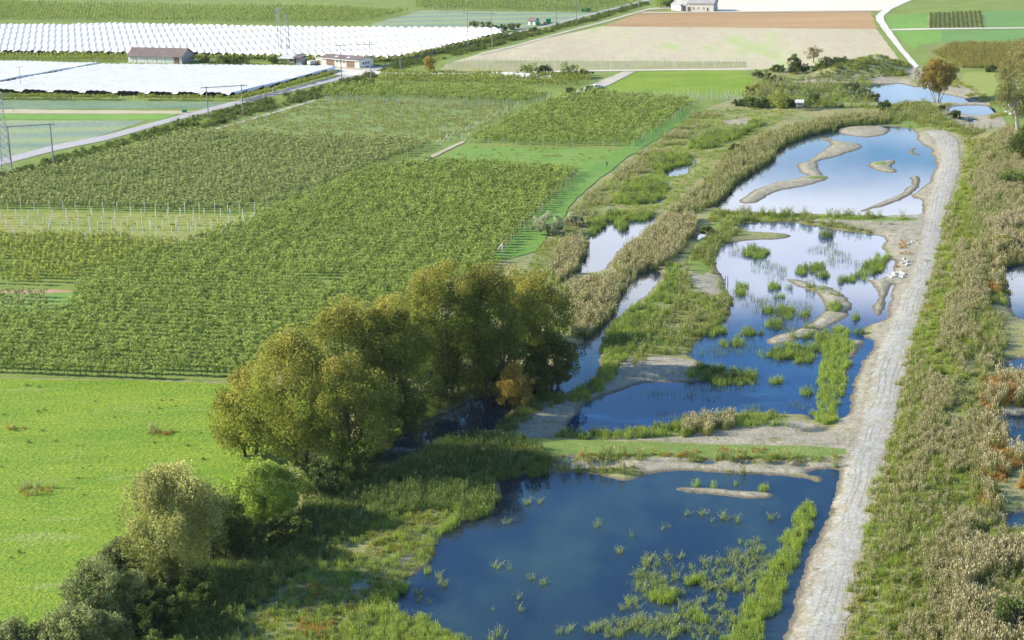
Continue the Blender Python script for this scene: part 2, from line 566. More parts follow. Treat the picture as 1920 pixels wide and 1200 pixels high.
t = NT('wetland_ground')
p = t.pos()
sepz = t.n('ShaderNodeSeparateXYZ')
t.L.new(p, sepz.inputs[0])
zz = sepz.outputs[2]
na = t.noise(p, 0.06, 5, 0.65)
nb = t.noise(p, 0.5, 5, 0.7)
nc_ = t.noise(p, 2.2, 4, 0.7)
grass = t.mix(t.ramp(na, 0.36, 0.62), (0.15, 0.20, 0.045), (0.27, 0.26, 0.09))
grass = t.mix(t.ramp(nb, 0.42, 0.68), grass, (0.30, 0.26, 0.15))
grass = t.mix(t.ramp(t.noise(p, 0.2, 5, 0.7), 0.6, 0.7), grass, (0.09, 0.14, 0.03))
sandc = t.mix(t.ramp(t.math('ADD', t.math('MULTIPLY', nb, 0.5), t.math('MULTIPLY', t.noise(p, 1.2, 5, 0.8), 0.5)), 0.38, 0.62), (0.40, 0.355, 0.265), (0.22, 0.20, 0.145))
sandc = t.mix(t.ramp(t.noise(p, 0.35, 5, 0.7), 0.56, 0.66), sandc, (0.2, 0.21, 0.09))
lushc = t.mix(t.ramp(nb, 0.35, 0.65), (0.13, 0.2, 0.035), (0.19, 0.24, 0.06))
sf = t.ramp(t.math('ADD', t.attr('sand'), t.math('MULTIPLY', t.math('SUBTRACT', na, 0.5), 1.3)), 0.35, 0.55)
lf = t.ramp(t.math('ADD', t.attr('lush'), t.math('MULTIPLY', t.math('SUBTRACT', nb, 0.5), 0.8)), 0.4, 0.55)
col = t.mix(sf, grass, sandc)
col = t.mix(lf, col, lushc)
# wet margin; silt colour darkens with depth, standing in for light lost in water
wet = t.ramp(t.math('ADD', zz, t.math('MULTIPLY', t.math('SUBTRACT', nb, 0.5), 0.25)), 0.08, 0.24, 1.0, 0.0)
col = t.mix(wet, col, (0.15, 0.125, 0.085))
col = t.mix(t.ramp(zz, -0.55, -0.02, 1.0, 0.0), col, (0.035, 0.04, 0.03))
col = t.mul(col, t.ramp(nc_, 0.3, 0.7, 0.7, 1.25))
t.bump(nc_, 0.6, 0.4)
M_LAND = t.base(col)
gme, GX, GY, GH, GF = grid()
gme.materials.append(M_LAND)
ground = obj('ground', gme)
tag(ground, 'uneven wetland ground of sand, mud and rough grass between the ponds', 'ground', kind='structure')

# water: ripples, clear margin, dark body
def water_mat(name, body, clear=0.35):
    t = NT(name)
    p = t.pos()
    r1 = t.noise(t.mapped(p, (1, 1.6, 1)), 1.1, 4, 0.6)
    r2 = t.ramp(t.noise(p, 0.03, 3), 0.4, 0.7, 0.2, 1.0)
    gl = t.n('ShaderNodeBsdfGlossy')
    gl.inputs['Roughness'].default_value = 0.015
    gl.inputs['Color'].default_value = (1, 1, 1, 1)
    bp = t.n('ShaderNodeBump')
    bp.inputs['Distance'].default_value = 0.02
    t.L.new(r1, bp.inputs['Height'])
    t.L.new(t.math('MULTIPLY', r2, 0.12), bp.inputs['Strength'])
    t.L.new(bp.outputs[0], gl.inputs['Normal'])
    df = t.n('ShaderNodeBsdfDiffuse')
    mk = t.ramp(t.noise(t.mapped(p, (1, 0.5, 1)), 0.06, 4, 0.6), 0.42, 0.68)
    t.L.new(t.mix(mk, body, tuple(a_ * 2.4 + 0.012 for a_ in body[:2]) + (body[2] * 1.35,)), df.inputs[0])
    tp = t.n('ShaderNodeBsdfTransparent')
    m1 = t.n('ShaderNodeMixShader')
    m1.inputs[0].default_value = clear
    t.L.new(df.outputs[0], m1.inputs[1])
    t.L.new(tp.outputs[0], m1.inputs[2])
    fr = t.n('ShaderNodeFresnel')
    fr.inputs[0].default_value = 1.36
    m2 = t.n('ShaderNodeMixShader')
    t.L.new(t.math('MULTIPLY', fr.outputs[0], 1.15, clamp=True), m2.inputs[0])
    t.L.new(m1.outputs[0], m2.inputs[1])
    t.L.new(gl.outputs[0], m2.inputs[2])
    t.L.new(m2.outputs[0], t.out.inputs[0])
    return t.m
M_WATER = water_mat('pond_water', (0.008, 0.032, 0.085))
M_NEARW = water_mat('weedy_pond_water', (0.010, 0.024, 0.05), 0.3)
M_MIDW = water_mat('middle_pond_water', (0.004, 0.028, 0.12), 0.25)
M_SHALLOW = water_mat('shallow_water', (0.05, 0.075, 0.09), 0.4)

def grow(P, d):
    A = 0.5 * np.sum(P[:, 0] * np.roll(P[:, 1], -1) - np.roll(P[:, 0], -1) * P[:, 1])
    s = 1 if A > 0 else -1
    e = np.roll(P, -1, 0) - np.roll(P, 1, 0)
    nrm = np.stack([e[:, 1], -e[:, 0]], 1) * s
    nrm /= np.linalg.norm(nrm, axis=1)[:, None] + 1e-9
    return P + nrm * d

def flat(name, P, z, mat, uvless=True, jitter=0.0, dens=6.0):
    """one flat sheet from a world outline"""
    pts = []
    n = len(P)
    for i in range(n):
        a = P[i]
        b = P[(i + 1) % n]
        k = max(1, int(np.linalg.norm(b - a) / dens)) if jitter else 1
        for j in range(k):
            q = a + (b - a) * j / k
            if jitter:
                q = q + RNG.normal(0, jitter, 2)
            pts.append((float(q[0]), float(q[1]), z))
    tr = tessellate_polygon([[Vector(q) for q in pts]])
    me = bpy.data.meshes.new(name)
    A = 0
    fs = []
    for f in tr:
        a, b, c = (pts[i] for i in f)
        cr_ = (b[0] - a[0]) * (c[1] - a[1]) - (b[1] - a[1]) * (c[0] - a[0])
        fs.append(f if cr_ > 0 else (f[0], f[2], f[1]))
    me.from_pydata(pts, [], fs)
    me.update()
    me.materials.append(mat)
    return obj(name, me)

def water(name, P, z, mat, m=2.2):
    """level sheet over every ground cell of the basin, so that the bank itself cuts the shoreline"""
    dd = sdf(GX, GY, P, 6.0)
    keep = (dd < m) & (GH < 0.3)
    fs = GF[keep[GF].any(1)]
    used, inv = np.unique(fs.ravel(), return_inverse=True)
    V = np.stack([GX[used], GY[used], np.full(len(used), z)], 1)
    return obj(name, mesh_np(name, V, inv.reshape(-1, 4), None, mat))

for i, (k, (pp, lab)) in enumerate(PONDS.items()):
    nm = k.split('.')[0]
    o = water(nm, WPS[i], -0.002 * i, M_NEARW if i in (0, 6) else M_MIDW if i == 1 else M_WATER)
    tag(o, lab, nm, kind='structure')
XL = ['shallow puddle below the oval pond', 'small blue pool by the rushes left of the gravel bar pond', 'small pale pool in bright rushes', 'pond at the right edge behind the tall reeds', 'narrow pool at the right edge', 'pool beside bare sand at the right edge', 'lowest pool at the right edge', 'puddle under rushes on the dyke', 'flat puddle on the dyke', 'small puddle in the sand below the dyke', 'second small puddle in the sand below the dyke', 'third small puddle below the dyke', 'last small puddle before the track', 'pool in the reeds left of the middle pond', 'crescent puddle on the sand flat']
for i, pp in enumerate(EXTRA):
    o = water('pool', WPS[7 + i], -0.002 * (i % 2) - 0.02, M_SHALLOW if i >= 7 or i == 0 else M_WATER, 1.5)
    tag(o, XL[i], 'pool', kind='structure')

# ------------------------------------------------------------------ fields and roads
R_ORCH = math.radians(2.5)
FZ = [0.66]
def field(name, pts, mat, label, dz=None, jit=0.35, cat=None):
    FZ[0] += 0.004
    o = flat(name, GA(pts, 0.85), FZ[0] if dz is None else dz, mat, jitter=jit)
    tag(o, label, cat or name.replace('_', ' '), kind='structure')
    return o

M_MEADOW = field_mat('meadow_grass', (0.125, 0.22, 0.010), (0.21, 0.28, 0.018), 0.045, 0.35, c=(0.21, 0.27, 0.05), cthr=0.6, cs=0.07, bump=0.8, bs=1.3, stretch=((0.8, 2.2, 1), 0.1), fine=0.3)
M_ORCHG = field_mat('orchard_grass', (0.13, 0.19, 0.03), (0.2, 0.24, 0.05), 0.08, 0.7, bump=0.4)
M_YOUNG = field_mat('young_orchard_grass', (0.15, 0.21, 0.045), (0.22, 0.26, 0.07), 0.06, 0.5, stripe=(3.6, math.pi / 2, 0.45, (0.12, 0.17, 0.05)))
M_LIGHTG = field_mat('cut_grass', (0.13, 0.24, 0.035), (0.19, 0.28, 0.06), 0.06, 0.5, stripe=(5.0, math.pi / 2, 0.4, (0.11, 0.19, 0.04)))
M_STUBBLE = field_mat('stubble', (0.38, 0.325, 0.21), (0.48, 0.42, 0.28), 0.02, 0.3, stripe=(14.0, 0.25, 0.3, (0.4, 0.33, 0.22)), c=(0.36, 0.40, 0.17), cthr=0.57, cs=0.02, stretch=((1, 0.3, 1), -0.2), fine=0.12)
M_PLOUGH = field_mat('ploughed_soil', (0.30, 0.185, 0.08), (0.41, 0.27, 0.13), 0.02, 0.3, stretch=((0.2, 1.5, 1), 0), fine=0.12)
M_PALE = field_mat('pale_soil', (0.60, 0.53, 0.40), (0.66, 0.60, 0.47), 0.02, 0.2, fine=0.06)
M_GREEN2 = field_mat('green_crop', (0.12, 0.25, 0.035), (0.17, 0.29, 0.05), 0.03, 0.4, stretch=((1, 0.4, 1), 0.3), fine=0.15)
M_GREEN3 = field_mat('dark_green_crop', (0.10, 0.21, 0.05), (0.14, 0.24, 0.06), 0.03, 0.4, fine=0.15)
M_CABB = field_mat('cabbage', (0.10, 0.17, 0.10), (0.18, 0.25, 0.15), 0.05, 0.9, stripe=(4.0, math.pi / 2, 0.4, (0.20, 0.25, 0.12)), fine=0.4)
M_CABB2 = field_mat('blue_cabbage', (0.14, 0.2, 0.15), (0.21, 0.26, 0.19), 0.04, 0.9, stripe=(22.0, math.pi / 2 + 0.05, 0.8, (0.26, 0.31, 0.13)), fine=0.4)
M_MAIZE = field_mat('maize_ground', (0.16, 0.19, 0.05), (0.23, 0.23, 0.07), 0.04, 0.5)
M_YELL = field_mat('yellowish_grass', (0.2, 0.25, 0.05), (0.26, 0.27, 0.07), 0.04, 0.4)
M_DRYG = field_mat('dry_grass', (0.24, 0.24, 0.1), (0.33, 0.30, 0.15), 0.05, 0.5)
M_ASPH = field_mat('asphalt', (0.33, 0.31, 0.31), (0.38, 0.355, 0.345), 0.03, 0.5, bump=0.1, fine=0.06)
M_GRAVEL = field_mat('gravel', (0.36, 0.32, 0.25), (0.46, 0.42, 0.34), 0.05, 0.7, bump=0.3, fine=0.12)
M_WHITER = field_mat('pale_gravel', (0.5, 0.46, 0.4), (0.6, 0.56, 0.49), 0.05, 0.7, bump=0.3, fine=0.08)

field('grass_plain', [(-900,-60),(2900,-60),(2900,60),(1990,250),(1905,250),(1810,140),(1740,128),(1700,122),(1640,112),(1420,132),(1410,165),(1385,178),(1330,200),(1180,290),(1085,362),(1000,470),(930,492),(700,560),(420,712),(-60,704),(-900,700)], M_ORCHG, 'flat green valley floor under the orchards and fields', jit=0.1)
field('meadow', [(-260,704),(0,707),(200,710),(400,716),(560,724),(600,800),(500,900),(380,960),(240,1030),(140,1130),(60,1220),(-60,1300),(-300,1300)], M_MEADOW, 'vivid green meadow left of the willows')
field('field', [(1130,170),(1150,158),(1185,133),(1402,131),(1412,150),(1388,177),(1250,177)], M_MEADOW, 'bright green hay field below the pale trellis field')
field('field', [(915,95),(1130,48),(1160,42),(1642,52),(1685,110),(1640,112),(1500,125),(1401,131),(822,133),(840,118)], M_STUBBLE, 'wide tan stubble field with green regrowth patches', jit=0.2)
field('field', [(1130,49),(1205,21),(1632,20),(1645,54)], M_PLOUGH, 'reddish brown ploughed field')
field('field', [(1344,21),(1344,-10),(1300,-60),(1780,-60),(1700,-5),(1650,20)], M_PALE, 'pale bare field behind the farmhouse')
field('field', [(822,133),(842,118),(880,112),(1400,115),(1401,129)], M_DRYG, 'dry grassy strip full of trellis posts')
field('field', [(1658,28),(1740,26),(1740,53),(1672,54)], M_GREEN2, 'bright green crop plot beside the white road')
field('field', [(1842,20),(2100,16),(2100,50),(1848,52)], M_GREEN3, 'green crop plot right of the vine plot')
field('field', [(1740,25),(1842,21),(1848,52),(1740,53)], M_DRYG, 'striped vine plot between two green plots')
field('field', [(1674,57),(1765,56),(1765,80),(1730,82),(1712,92)], M_GREEN2, 'light green crop plot in the bend of the white road')
field('field', [(1766,56),(2100,51),(2100,76),(1766,80)], M_GREEN3, 'darker green crop plot beside the path')
field('field', [(1728,84),(1766,80),(2100,77),(2100,140),(1900,132),(1800,130),(1750,108)], M_MAIZE, 'tawny maize field')
field('field', [(1810,134),(1910,134),(2100,140),(2100,240),(1905,210),(1850,180),(1800,152)], M_YELL, 'yellowish grass field above the gravel bank')
field('field', [(-200,187),(0,188),(440,191),(400,203),(-200,204)], M_CABB, 'bluish green cabbage field in rows')
field('field', [(-200,204),(0,204),(375,208),(350,213),(0,212),(-200,212)], M_STUBBLE, 'narrow bare strip between the cabbage field and the lawn')
field('field', [(-200,213),(335,213),(300,224),(-200,223)], M_GREEN2, 'bright green grass strip')
field('field', [(-200,225),(275,225),(100,284),(0,308),(-200,350)], M_CABB2, 'grey blue cabbage field with yellow weedy bands beside the road')
field('field', [(690,52),(700,44),(790,19),(1150,24),(1165,14),(1080,36),(1000,50),(960,58)], M_CABB2, 'pale blue green cabbage field before the far road')
field('field', [(360,253),(590,190),(700,185),(980,198),(872,262),(800,267),(450,255)], M_YOUNG, 'young trellis orchard on light grass')
field('field', [(805,306),(872,272),(1172,281),(1150,300),(1085,332),(1078,322)], M_LIGHTG, 'cut grass gap between the orchards')
field('field', [(-60,398),(505,402),(440,446),(350,458),(200,449),(-60,447)], field_mat('weedy_grass', (0.22, 0.26, 0.05), (0.3, 0.27, 0.08), 0.05, 0.5, stripe=(3.6, math.pi / 2, 0.4, (0.13, 0.19, 0.04))), 'weedy post field without trees')
field('field', [(-60,540),(0,543),(135,545),(140,575),(90,590),(-60,590)], M_LIGHTG, 'small grass patch between orchard blocks')
field('path', [(-60,541),(0,545),(100,542),(135,545),(135,548),(60,549),(-60,548)], field_mat('earth', (0.35, 0.2, 0.12), (0.42, 0.27, 0.17)), 'short earth path in the orchard corner')
field('field', [(925,482),(1075,335),(1110,312),(1290,200),(1312,208),(1180,292),(1088,362),(1005,470),(960,482)], field_mat('verge_grass', (0.10, 0.21, 0.025), (0.15, 0.25, 0.045), 0.06, 0.6), 'mown green verge along the orchard ends')
field('field', [(0,205),(1,205),(1,206)], M_LIGHTG, 'speck') if False else None

FZ[0] = 0.79
def road(name, L_, R_, mat, label, z=None, jit=0.1):
    FZ[0] += 0.006
    A = GA(L_, 0.8)
    B = GA(R_, 0.8)
    return tag(flat(name, np.vstack([A, B[::-1]]), FZ[0] if z is None else z, mat, jitter=jit), label, name.replace('_', ' '), kind='structure')
road('road', [(-200,344),(0,298),(100,272),(200,252.5),(333,217),(467,182.5),(633,143),(700,128),(750,112),(820,94.5),(900,76),(967,58.5),(1033,45.5),(1100,27),(1167,10.5),(1217,-2),(1400,-48)],
     [(-200,356),(0,309.5),(100,283),(200,262.5),(333,225),(467,190.5),(633,150.5),(700,134),(750,118),(820,99),(900,80.5),(967,62),(1033,48.5),(1100,30),(1167,13),(1217,1),(1400,-45)], M_ASPH, 'straight grey farm road running diagonally past the white nets')
road('gravel_track', [(900,101),(967,84),(1067,56),(1130,40),(1217,15),(1258,12)], [(900,104),(967,87),(1067,59),(1130,43),(1217,18),(1258,16)], M_GRAVEL, 'narrow gravel track along the ditch to the farmhouse')
road('gravel_track', [(363,250.5),(440,231),(515,209),(590,187)], [(363,254),(440,234),(515,212),(590,189.5)], M_GRAVEL, 'pale gravel track at the upper edge of the young orchard')
road('gravel_track', [(610,126),(700,133),(753,136.5),(873,136.5),(980,134),(1097,131.5),(1220,130.2),(1403,128)], [(640,143),(690,140),(753,139),(873,139),(980,137),(1097,134),(1220,132.2),(1403,130)], M_WHITER, 'white gravel cross track between the post field and the hay field')
road('gravel_track', [(1168,134),(1113,157),(1085,168),(1050,183)], [(1192,134),(1140,160),(1105,171),(1075,183)], M_GRAVEL, 'gravel track joining the cross track beside the hay field')
road('road', [(1740,-20),(1683,3),(1658,15),(1642,30),(1643,38),(1655,55),(1670,75),(1700,111),(1716,129)], [(1765,-20),(1702,3),(1672,17),(1657,30),(1658,38),(1667,52),(1678,68),(1693,90),(1723,124)], M_WHITER, 'white gravel road curving round the ploughed field')
road('path', [(1672,54.5),(1740,53),(1850,52),(2100,49.5)], [(1672,57),(1740,55.5),(1850,54),(2100,51.5)], M_WHITER, 'thin white path between the green plots')
road('gravel_track', [(790,299),(868,264)], [(794,304),(871,267)], field_mat('worn_track', (0.33, 0.31, 0.2), (0.42, 0.38, 0.27)), 'short gravel track between two orchard blocks')
road('gravel_track', [(1205,23),(1345,21),(1650,19)], [(1205,25),(1345,23.5),(1650,21)], M_GRAVEL, 'farm track in front of the farmhouse')
flatyard = field('farm_yard', [(600,127),(640,125),(705,124),(715,130),(640,143),(610,135)], M_GRAVEL, 'pale gravel yard in front of the farm sheds', dz=0.785, cat='yard')

# white sandy haul track with ruts
t = NT('haul_track')
p = t.pos()
tv = t.attr('tuv', 'Vector')
sx = t.n('ShaderNodeSeparateXYZ')
t.L.new(tv, sx.inputs[0])
ac = sx.outputs[2]
n1 = t.noise(t.mapped(tv, (0.35, 0.05, 0)), 1.0, 4, 0.6)
n2 = t.noise(t.mapped(tv, (1.0, 0.2, 0)), 1.0, 6, 0.8)
n3 = t.noise(p, 1.6, 4, 0.75)
n2 = t.math('ADD', t.math('MULTIPLY', n2, 0.35), t.math('MULTIPLY', t.noise(p, 0.5, 6, 0.8), 0.65))
c = t.mix(t.ramp(n2, 0.4, 0.6), (0.33, 0.305, 0.255), (0.46, 0.44, 0.395))
edge = t.math('MULTIPLY', t.math('ABSOLUTE', t.math('SUBTRACT', ac, 0.5)), 2.0)
for cc in (0.3, 0.43, 0.62, 0.75):
    w_ = t.math('ABSOLUTE', t.math('SUBTRACT', t.math('ADD', ac, t.math('MULTIPLY', t.math('SUBTRACT', n1, 0.5), 0.25)), cc))
    c = t.mix(t.math('MULTIPLY', t.ramp(w_, 0.01, 0.03, 0.6, 0.0), t.ramp(t.noise(p, 0.05, 3), 0.42, 0.55)), c, (0.2, 0.19, 0.17))
c = t.mix(t.ramp(t.math('ADD', edge, t.math('MULTIPLY', t.math('SUBTRACT', t.noise(p, 0.3, 5, 0.7), 0.5), 3.0)), 0.5, 0.8), c, (0.36, 0.315, 0.225))
c = t.mix(t.ramp(t.noise(t.mapped(tv, (1.0, 0.25, 0)), 0.9, 5, 0.8), 0.56, 0.63), c, (0.25, 0.27, 0.12))
c = t.mul(c, t.ramp(n3, 0.3, 0.7, 0.62, 1.12))
t.bump(n3, 0.5, 0.25)
t.base(c)
al = t.ramp(t.math('ADD', edge, t.math('MULTIPLY', t.math('SUBTRACT', t.noise(p, 0.45, 6, 0.8), 0.5), 1.5)), 0.84, 0.9, 1.0, 0.0)
t.L.new(al, t.b.inputs['Alpha'])
M_TRACK = t.m
TL = [(1470,1290),(1500,1190),(1525,1110),(1555,1010),(1590,910),(1600,850),(1622,800),(1638,700),(1672,600),(1719,500),(1737,400),(1757,330),(1764,300),(1755,262),(1735,247)]
TR = [(1550,1290),(1574,1200),(1597,1110),(1622,1010),(1645,910),(1657,850),(1672,800),(1694,700),(1720,600),(1750,500),(1768,410),(1795,330),(1800,290),(1795,262),(1772,246)]
def track():
    L2, R2 = GA(TL, 0.75), GA(TR, 0.75)
    nv = 260
    s = np.linspace(0, len(L2) - 1, nv)
    li = np.stack([np.interp(s, np.arange(len(L2)), L2[:, k]) for k in (0, 1)], 1)
    ri = np.stack([np.interp(s, np.arange(len(L2)), R2[:, k]) for k in (0, 1)], 1)
    m = 30
    V = []
    jl = (fbm(li[:, 0], li[:, 1], 14.0, 41, 4) - 0.5) * 2.2
    jr = (fbm(ri[:, 0], ri[:, 1], 12.0, 43, 4) - 0.5) * 1.6
    for i in range(nv):
        a, b = li[i], ri[i]
        dr = (b - a) / np.linalg.norm(b - a)
        a = a + dr * (jl[i] - 1.2)
        b = b + dr * (jr[i] + 0.8)
        for j in range(m):
            f = j / (m - 1)
            q = a + (b - a) * f
            z = 0.05 + 0.08 * math.sin(math.pi * f)
            V.append((q[0], q[1], z))
    V = np.array(V)
    V[:, 2] += land(V[:, 0], V[:, 1])[0]
    idx = np.arange(nv * m).reshape(nv, m)
    F = np.stack([idx[:-1, :-1], idx[:-1, 1:], idx[1:, 1:], idx[1:, :-1]], -1).reshape(-1, 4)
    me = mesh_np('dirt_track', V, F, {'tuv': np.stack([np.tile(np.linspace(0, 8, m), nv), np.repeat(np.cumsum(np.r_[0, np.linalg.norm(np.diff(li, axis=0), axis=1)]), m), np.tile(np.linspace(0, 1, m), nv)], 1)}, M_TRACK, True)
    tag(obj('dirt_track', me), 'pale rutted haul track running up the right side of the ponds', 'dirt track', kind='structure')
track()

# ------------------------------------------------------------------ plants: leaf clouds and blade tufts
def leaf_quads(C, size, rng, flatness=0.0, elong=1.3):
    n = len(C)
    a = rng.normal(size=(n, 3))
    a[:, 2] *= (1 - flatness)
    a /= np.linalg.norm(a, axis=1)[:, None]
    b = rng.normal(size=(n, 3))
    b -= (a * b).sum(1)[:, None] * a
    b /= np.linalg.norm(b, axis=1)[:, None]
    s = (size * rng.uniform(0.6, 1.3, n))[:, None] * 0.5
    a = a * s * elong
    b = b * s / elong
    V = np.stack([C - a, C - b * 0.9, C + a, C + b * 0.9], 1).reshape(-1, 3)
    return V, np.arange(4 * n).reshape(n, 4)

def crown(h0, h1, rx, ry, nclump, nleaf, size, rng, taper=0.5, csize=0.33, hollow=0.55, droop=0.0):
    """clumped crown between heights h0 and h1: leaves on the shells of many small clumps; returns V,F,attrs"""
    cz = (h0 + h1) / 2
    hz = (h1 - h0) / 2
    C = []
    R = []
    while len(C) < nclump:
        d = rng.normal(size=3)
        d /= np.linalg.norm(d)
        r = rng.uniform(hollow, 0.92)
        q = d * r
        # egg profile: widest below the middle, uneven outline
        k = 1 - taper * max(0, q[2]) ** 1.5
        wob = 1 + 0.22 * math.sin(3 * math.atan2(q[1], q[0]) + 4 * q[2] + rng.uniform(-0.3, 0.3))
        C.append((q[0] * rx * k * wob, q[1] * ry * k * wob, cz + q[2] * hz))
        R.append(csize * min(rx, hz) * rng.uniform(0.6, 1.25))
    C = np.array(C)
    R = np.array(R)
    own = rng.integers(0, nclump, nleaf)
    d = rng.normal(size=(nleaf, 3))
    d /= np.linalg.norm(d, axis=1)[:, None]
    rad = R[own] * rng.uniform(0.55, 1.08, nleaf) ** 0.7
    P = C[own] + d * rad[:, None] * np.array([1, 1, 0.85])
    if droop:
        P[:, 2] -= droop * rng.uniform(0, 1, nleaf) ** 2 * R[own]
    P[:, 2] = np.maximum(P[:, 2], 0.1)
    V, F = leaf_quads(P, size, rng)
    ct = rng.uniform(0, 1, nclump)
    tint = np.clip(0.5 * ct[own] + 0.5 * rng.uniform(0, 1, nleaf), 0, 1)
    hg = np.clip((P[:, 2] - h0) / (h1 - h0) + 0.25 * (ct[own] - 0.5), 0, 1)
    return V, F, {'tint': np.repeat(tint, 4), 'hgt': np.repeat(hg, 4)}, C

def tuft(n, rad, h, w, lean, rng, plume=0.0, segs=2):
    """blades of grass or reed from one root patch"""
    V = []
    F = []
    T = []
    H = []
    for i in range(n):
        a = rng.uniform(0, 2 * math.pi)
        r = rad * math.sqrt(rng.uniform(0, 1))
        x, y = r * math.cos(a), r * math.sin(a)
        hh = h * rng.uniform(0.6, 1.1)
        la = rng.uniform(0, 2 * math.pi)
        ll = lean * rng.uniform(0.3, 1.0) * hh
        fa = rng.uniform(0, math.pi)
        dx, dy = math.cos(fa), math.sin(fa)
        tt = rng.uniform(0, 1)
        pts = []
        for j in range(segs + 1):
            f = j / segs
            ww = w * (1 - 0.75 * f) * 0.5
            cx = x + math.cos(la) * ll * f * f
            cy = y + math.sin(la) * ll * f * f
            cz = hh * f * (1 - 0.25 * lean * f)
            pts.append((cx - dx * ww, cy - dy * ww, cz))
            pts.append((cx + dx * ww, cy + dy * ww, cz))
            H += [f * 0.8, f * 0.8]
            T += [tt, tt]
        b = len(V)
        V += pts
        for j in range(segs):
            F.append((b + 2 * j, b + 2 * j + 1, b + 2 * j + 3, b + 2 * j + 2))
        if plume and rng.uniform() < plume:
            b = len(V)
            pl = 0.13 * h
            pw = w * 1.05
            for k in (0, 1):
                ca, sa = math.cos(fa + k * 1.57), math.sin(fa + k * 1.57)
                b = len(V)
                V += [(cx, cy, cz - 0.02), (cx - ca * pw, cy - sa * pw, cz + pl * 0.5), (cx + 0.05 * h * math.cos(la), cy + 0.05 * h * math.sin(la), cz + pl), (cx + ca * pw, cy + sa * pw, cz + pl * 0.5)]
                F.append((b, b + 1, b + 2, b + 3))
                H += [1.0] * 4
                T += [tt] * 4
    return np.array(V), np.array(F), {'tint': np.array(T), 'hgt': np.array(H)}

def join(parts):
    V = []
    F = []
    A = {}
    b = 0
    for v, f, at in parts:
        V.append(v)
        F.append(f + b)
        b += len(v)
        for k in at:
            A.setdefault(k, []).append(at[k])
    return np.vstack(V), np.vstack(F), {k: np.concatenate(x) for k, x in A.items()}

def proto(name, V, F, at, mats):
    return bpy.data.objects.new(name, mesh_np(name, V, F, at, mats))

F_TAN = foliage_mat('tan_reed', (0.15, 0.185, 0.055), (0.25, 0.26, 0.12), (0.44, 0.41, 0.33), 0.08, 0.3, 0.45, 0.5, (0.5, 1.05), 1.1)
F_GREY = foliage_mat('grey_green_reed', (0.10, 0.16, 0.045), (0.20, 0.24, 0.085), (0.40, 0.39, 0.24), 0.08, 0.3, 0.5, 0.5, (0.6, 1.15), 1.15)
F_RUSH = foliage_mat('bright_rush', (0.11, 0.20, 0.03), (0.20, 0.28, 0.05), (0.29, 0.33, 0.10), 0.06, 0.3, 0.4, 0.4, (0.5, 1.1), 1.3)
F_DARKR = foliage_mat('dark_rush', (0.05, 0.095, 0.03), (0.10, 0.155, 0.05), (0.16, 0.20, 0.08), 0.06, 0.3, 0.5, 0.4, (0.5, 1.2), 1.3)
F_HERB = foliage_mat('wild_herbs', (0.12, 0.18, 0.03), (0.24, 0.25, 0.06), (0.32, 0.29, 0.11), 0.08, 0.3, 0.5, 0.5, (0.6, 1.3), 1.35)
F_RUST = foliage_mat('rusty_herbs', (0.24, 0.17, 0.04), (0.36, 0.21, 0.06), (0.40, 0.24, 0.09), 0.06, 0.25, 0.45, 0.5, gain=1.1)
F_MAIZE = foliage_mat('maize_leaves', (0.13, 0.17, 0.04), (0.2, 0.2, 0.06), (0.26, 0.23, 0.09), 0.05, 0.25, 0.4, 0.4, gain=1.2)
F_SEDGE = foliage_mat('sedge', (0.11, 0.18, 0.05), (0.22, 0.28, 0.10), (0.36, 0.38, 0.2), 0.08, 0.25, 0.4, 0.4, (0.5, 1.1), 1.2)
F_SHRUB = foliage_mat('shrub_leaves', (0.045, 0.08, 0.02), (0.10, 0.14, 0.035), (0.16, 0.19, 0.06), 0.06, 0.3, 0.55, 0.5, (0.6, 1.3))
F_APPLE = foliage_mat('apple_leaves', (0.085, 0.145, 0.03), (0.16, 0.22, 0.05), (0.25, 0.29, 0.10), 0.03, 0.3, 0.6, 0.45, (0.3, 1.1), 1.5)
F_APPLEG = foliage_mat('greyish_apple_leaves', (0.11, 0.15, 0.06), (0.18, 0.215, 0.09), (0.27, 0.295, 0.145), 0.03, 0.3, 0.5, 0.4, (0.3, 1.1), 1.4)
F_APPLEY = foliage_mat('yellowish_apple_leaves', (0.115, 0.175, 0.03), (0.20, 0.245, 0.05), (0.27, 0.29, 0.085), 0.05, 0.3, 0.5, 0.5, (0.3, 1.1), 1.4)
M_BARK = paint('bark', (0.09, 0.07, 0.05), 0.9, 0.4, 3)
M_BARKP = paint('pale_bark', (0.30, 0.28, 0.23), 0.9, 0.3, 3)

def reedp(name, mat, h, n=26, rad=0.75, w=0.085, lean=0.22, plume=0.5, k=3, seed=0):
    r = np.random.default_rng(100 + seed)
    return [proto(name, *tuft(n, rad, h, w, lean, r, plume), mat) for _ in range(k)]
def herbp(name, mat, h, rad, nl, size, k=3, seed=0):
    r = np.random.default_rng(200 + seed)
    out = []
    for _ in range(k):
        V, F, at, _c = crown(0.0, h * 0.9, rad * 1.15, rad * 1.15, 12, nl, size, r, 0.2, 0.4, 0.1)
        V2, F2, at2 = tuft(22, rad * 1.2, h * 1.1, 0.06, 0.3, r, 0.25)
        out.append(proto(name, *join([(V, F, at), (V2, F2, at2)]), mat))
    return out
def applep(mat, h, k=3, seed=0, nl=170, size=0.24):
    r = np.random.default_rng(300 + seed)
    out = []
    for _ in range(k):
        V, F, at, _c = crown(0.55, h, 0.85, 0.75, 14, nl, size, r, 0.55, 0.42, 0.15)
        mb = MB().tube([(0, 0, -0.1), (0.03, 0, 1.2), (0, 0.05, h * 0.75)], [0.06, 0.045, 0.02], 4)
        out.append((proto('apple_tree', V, F, at, mat), mb))
    return out

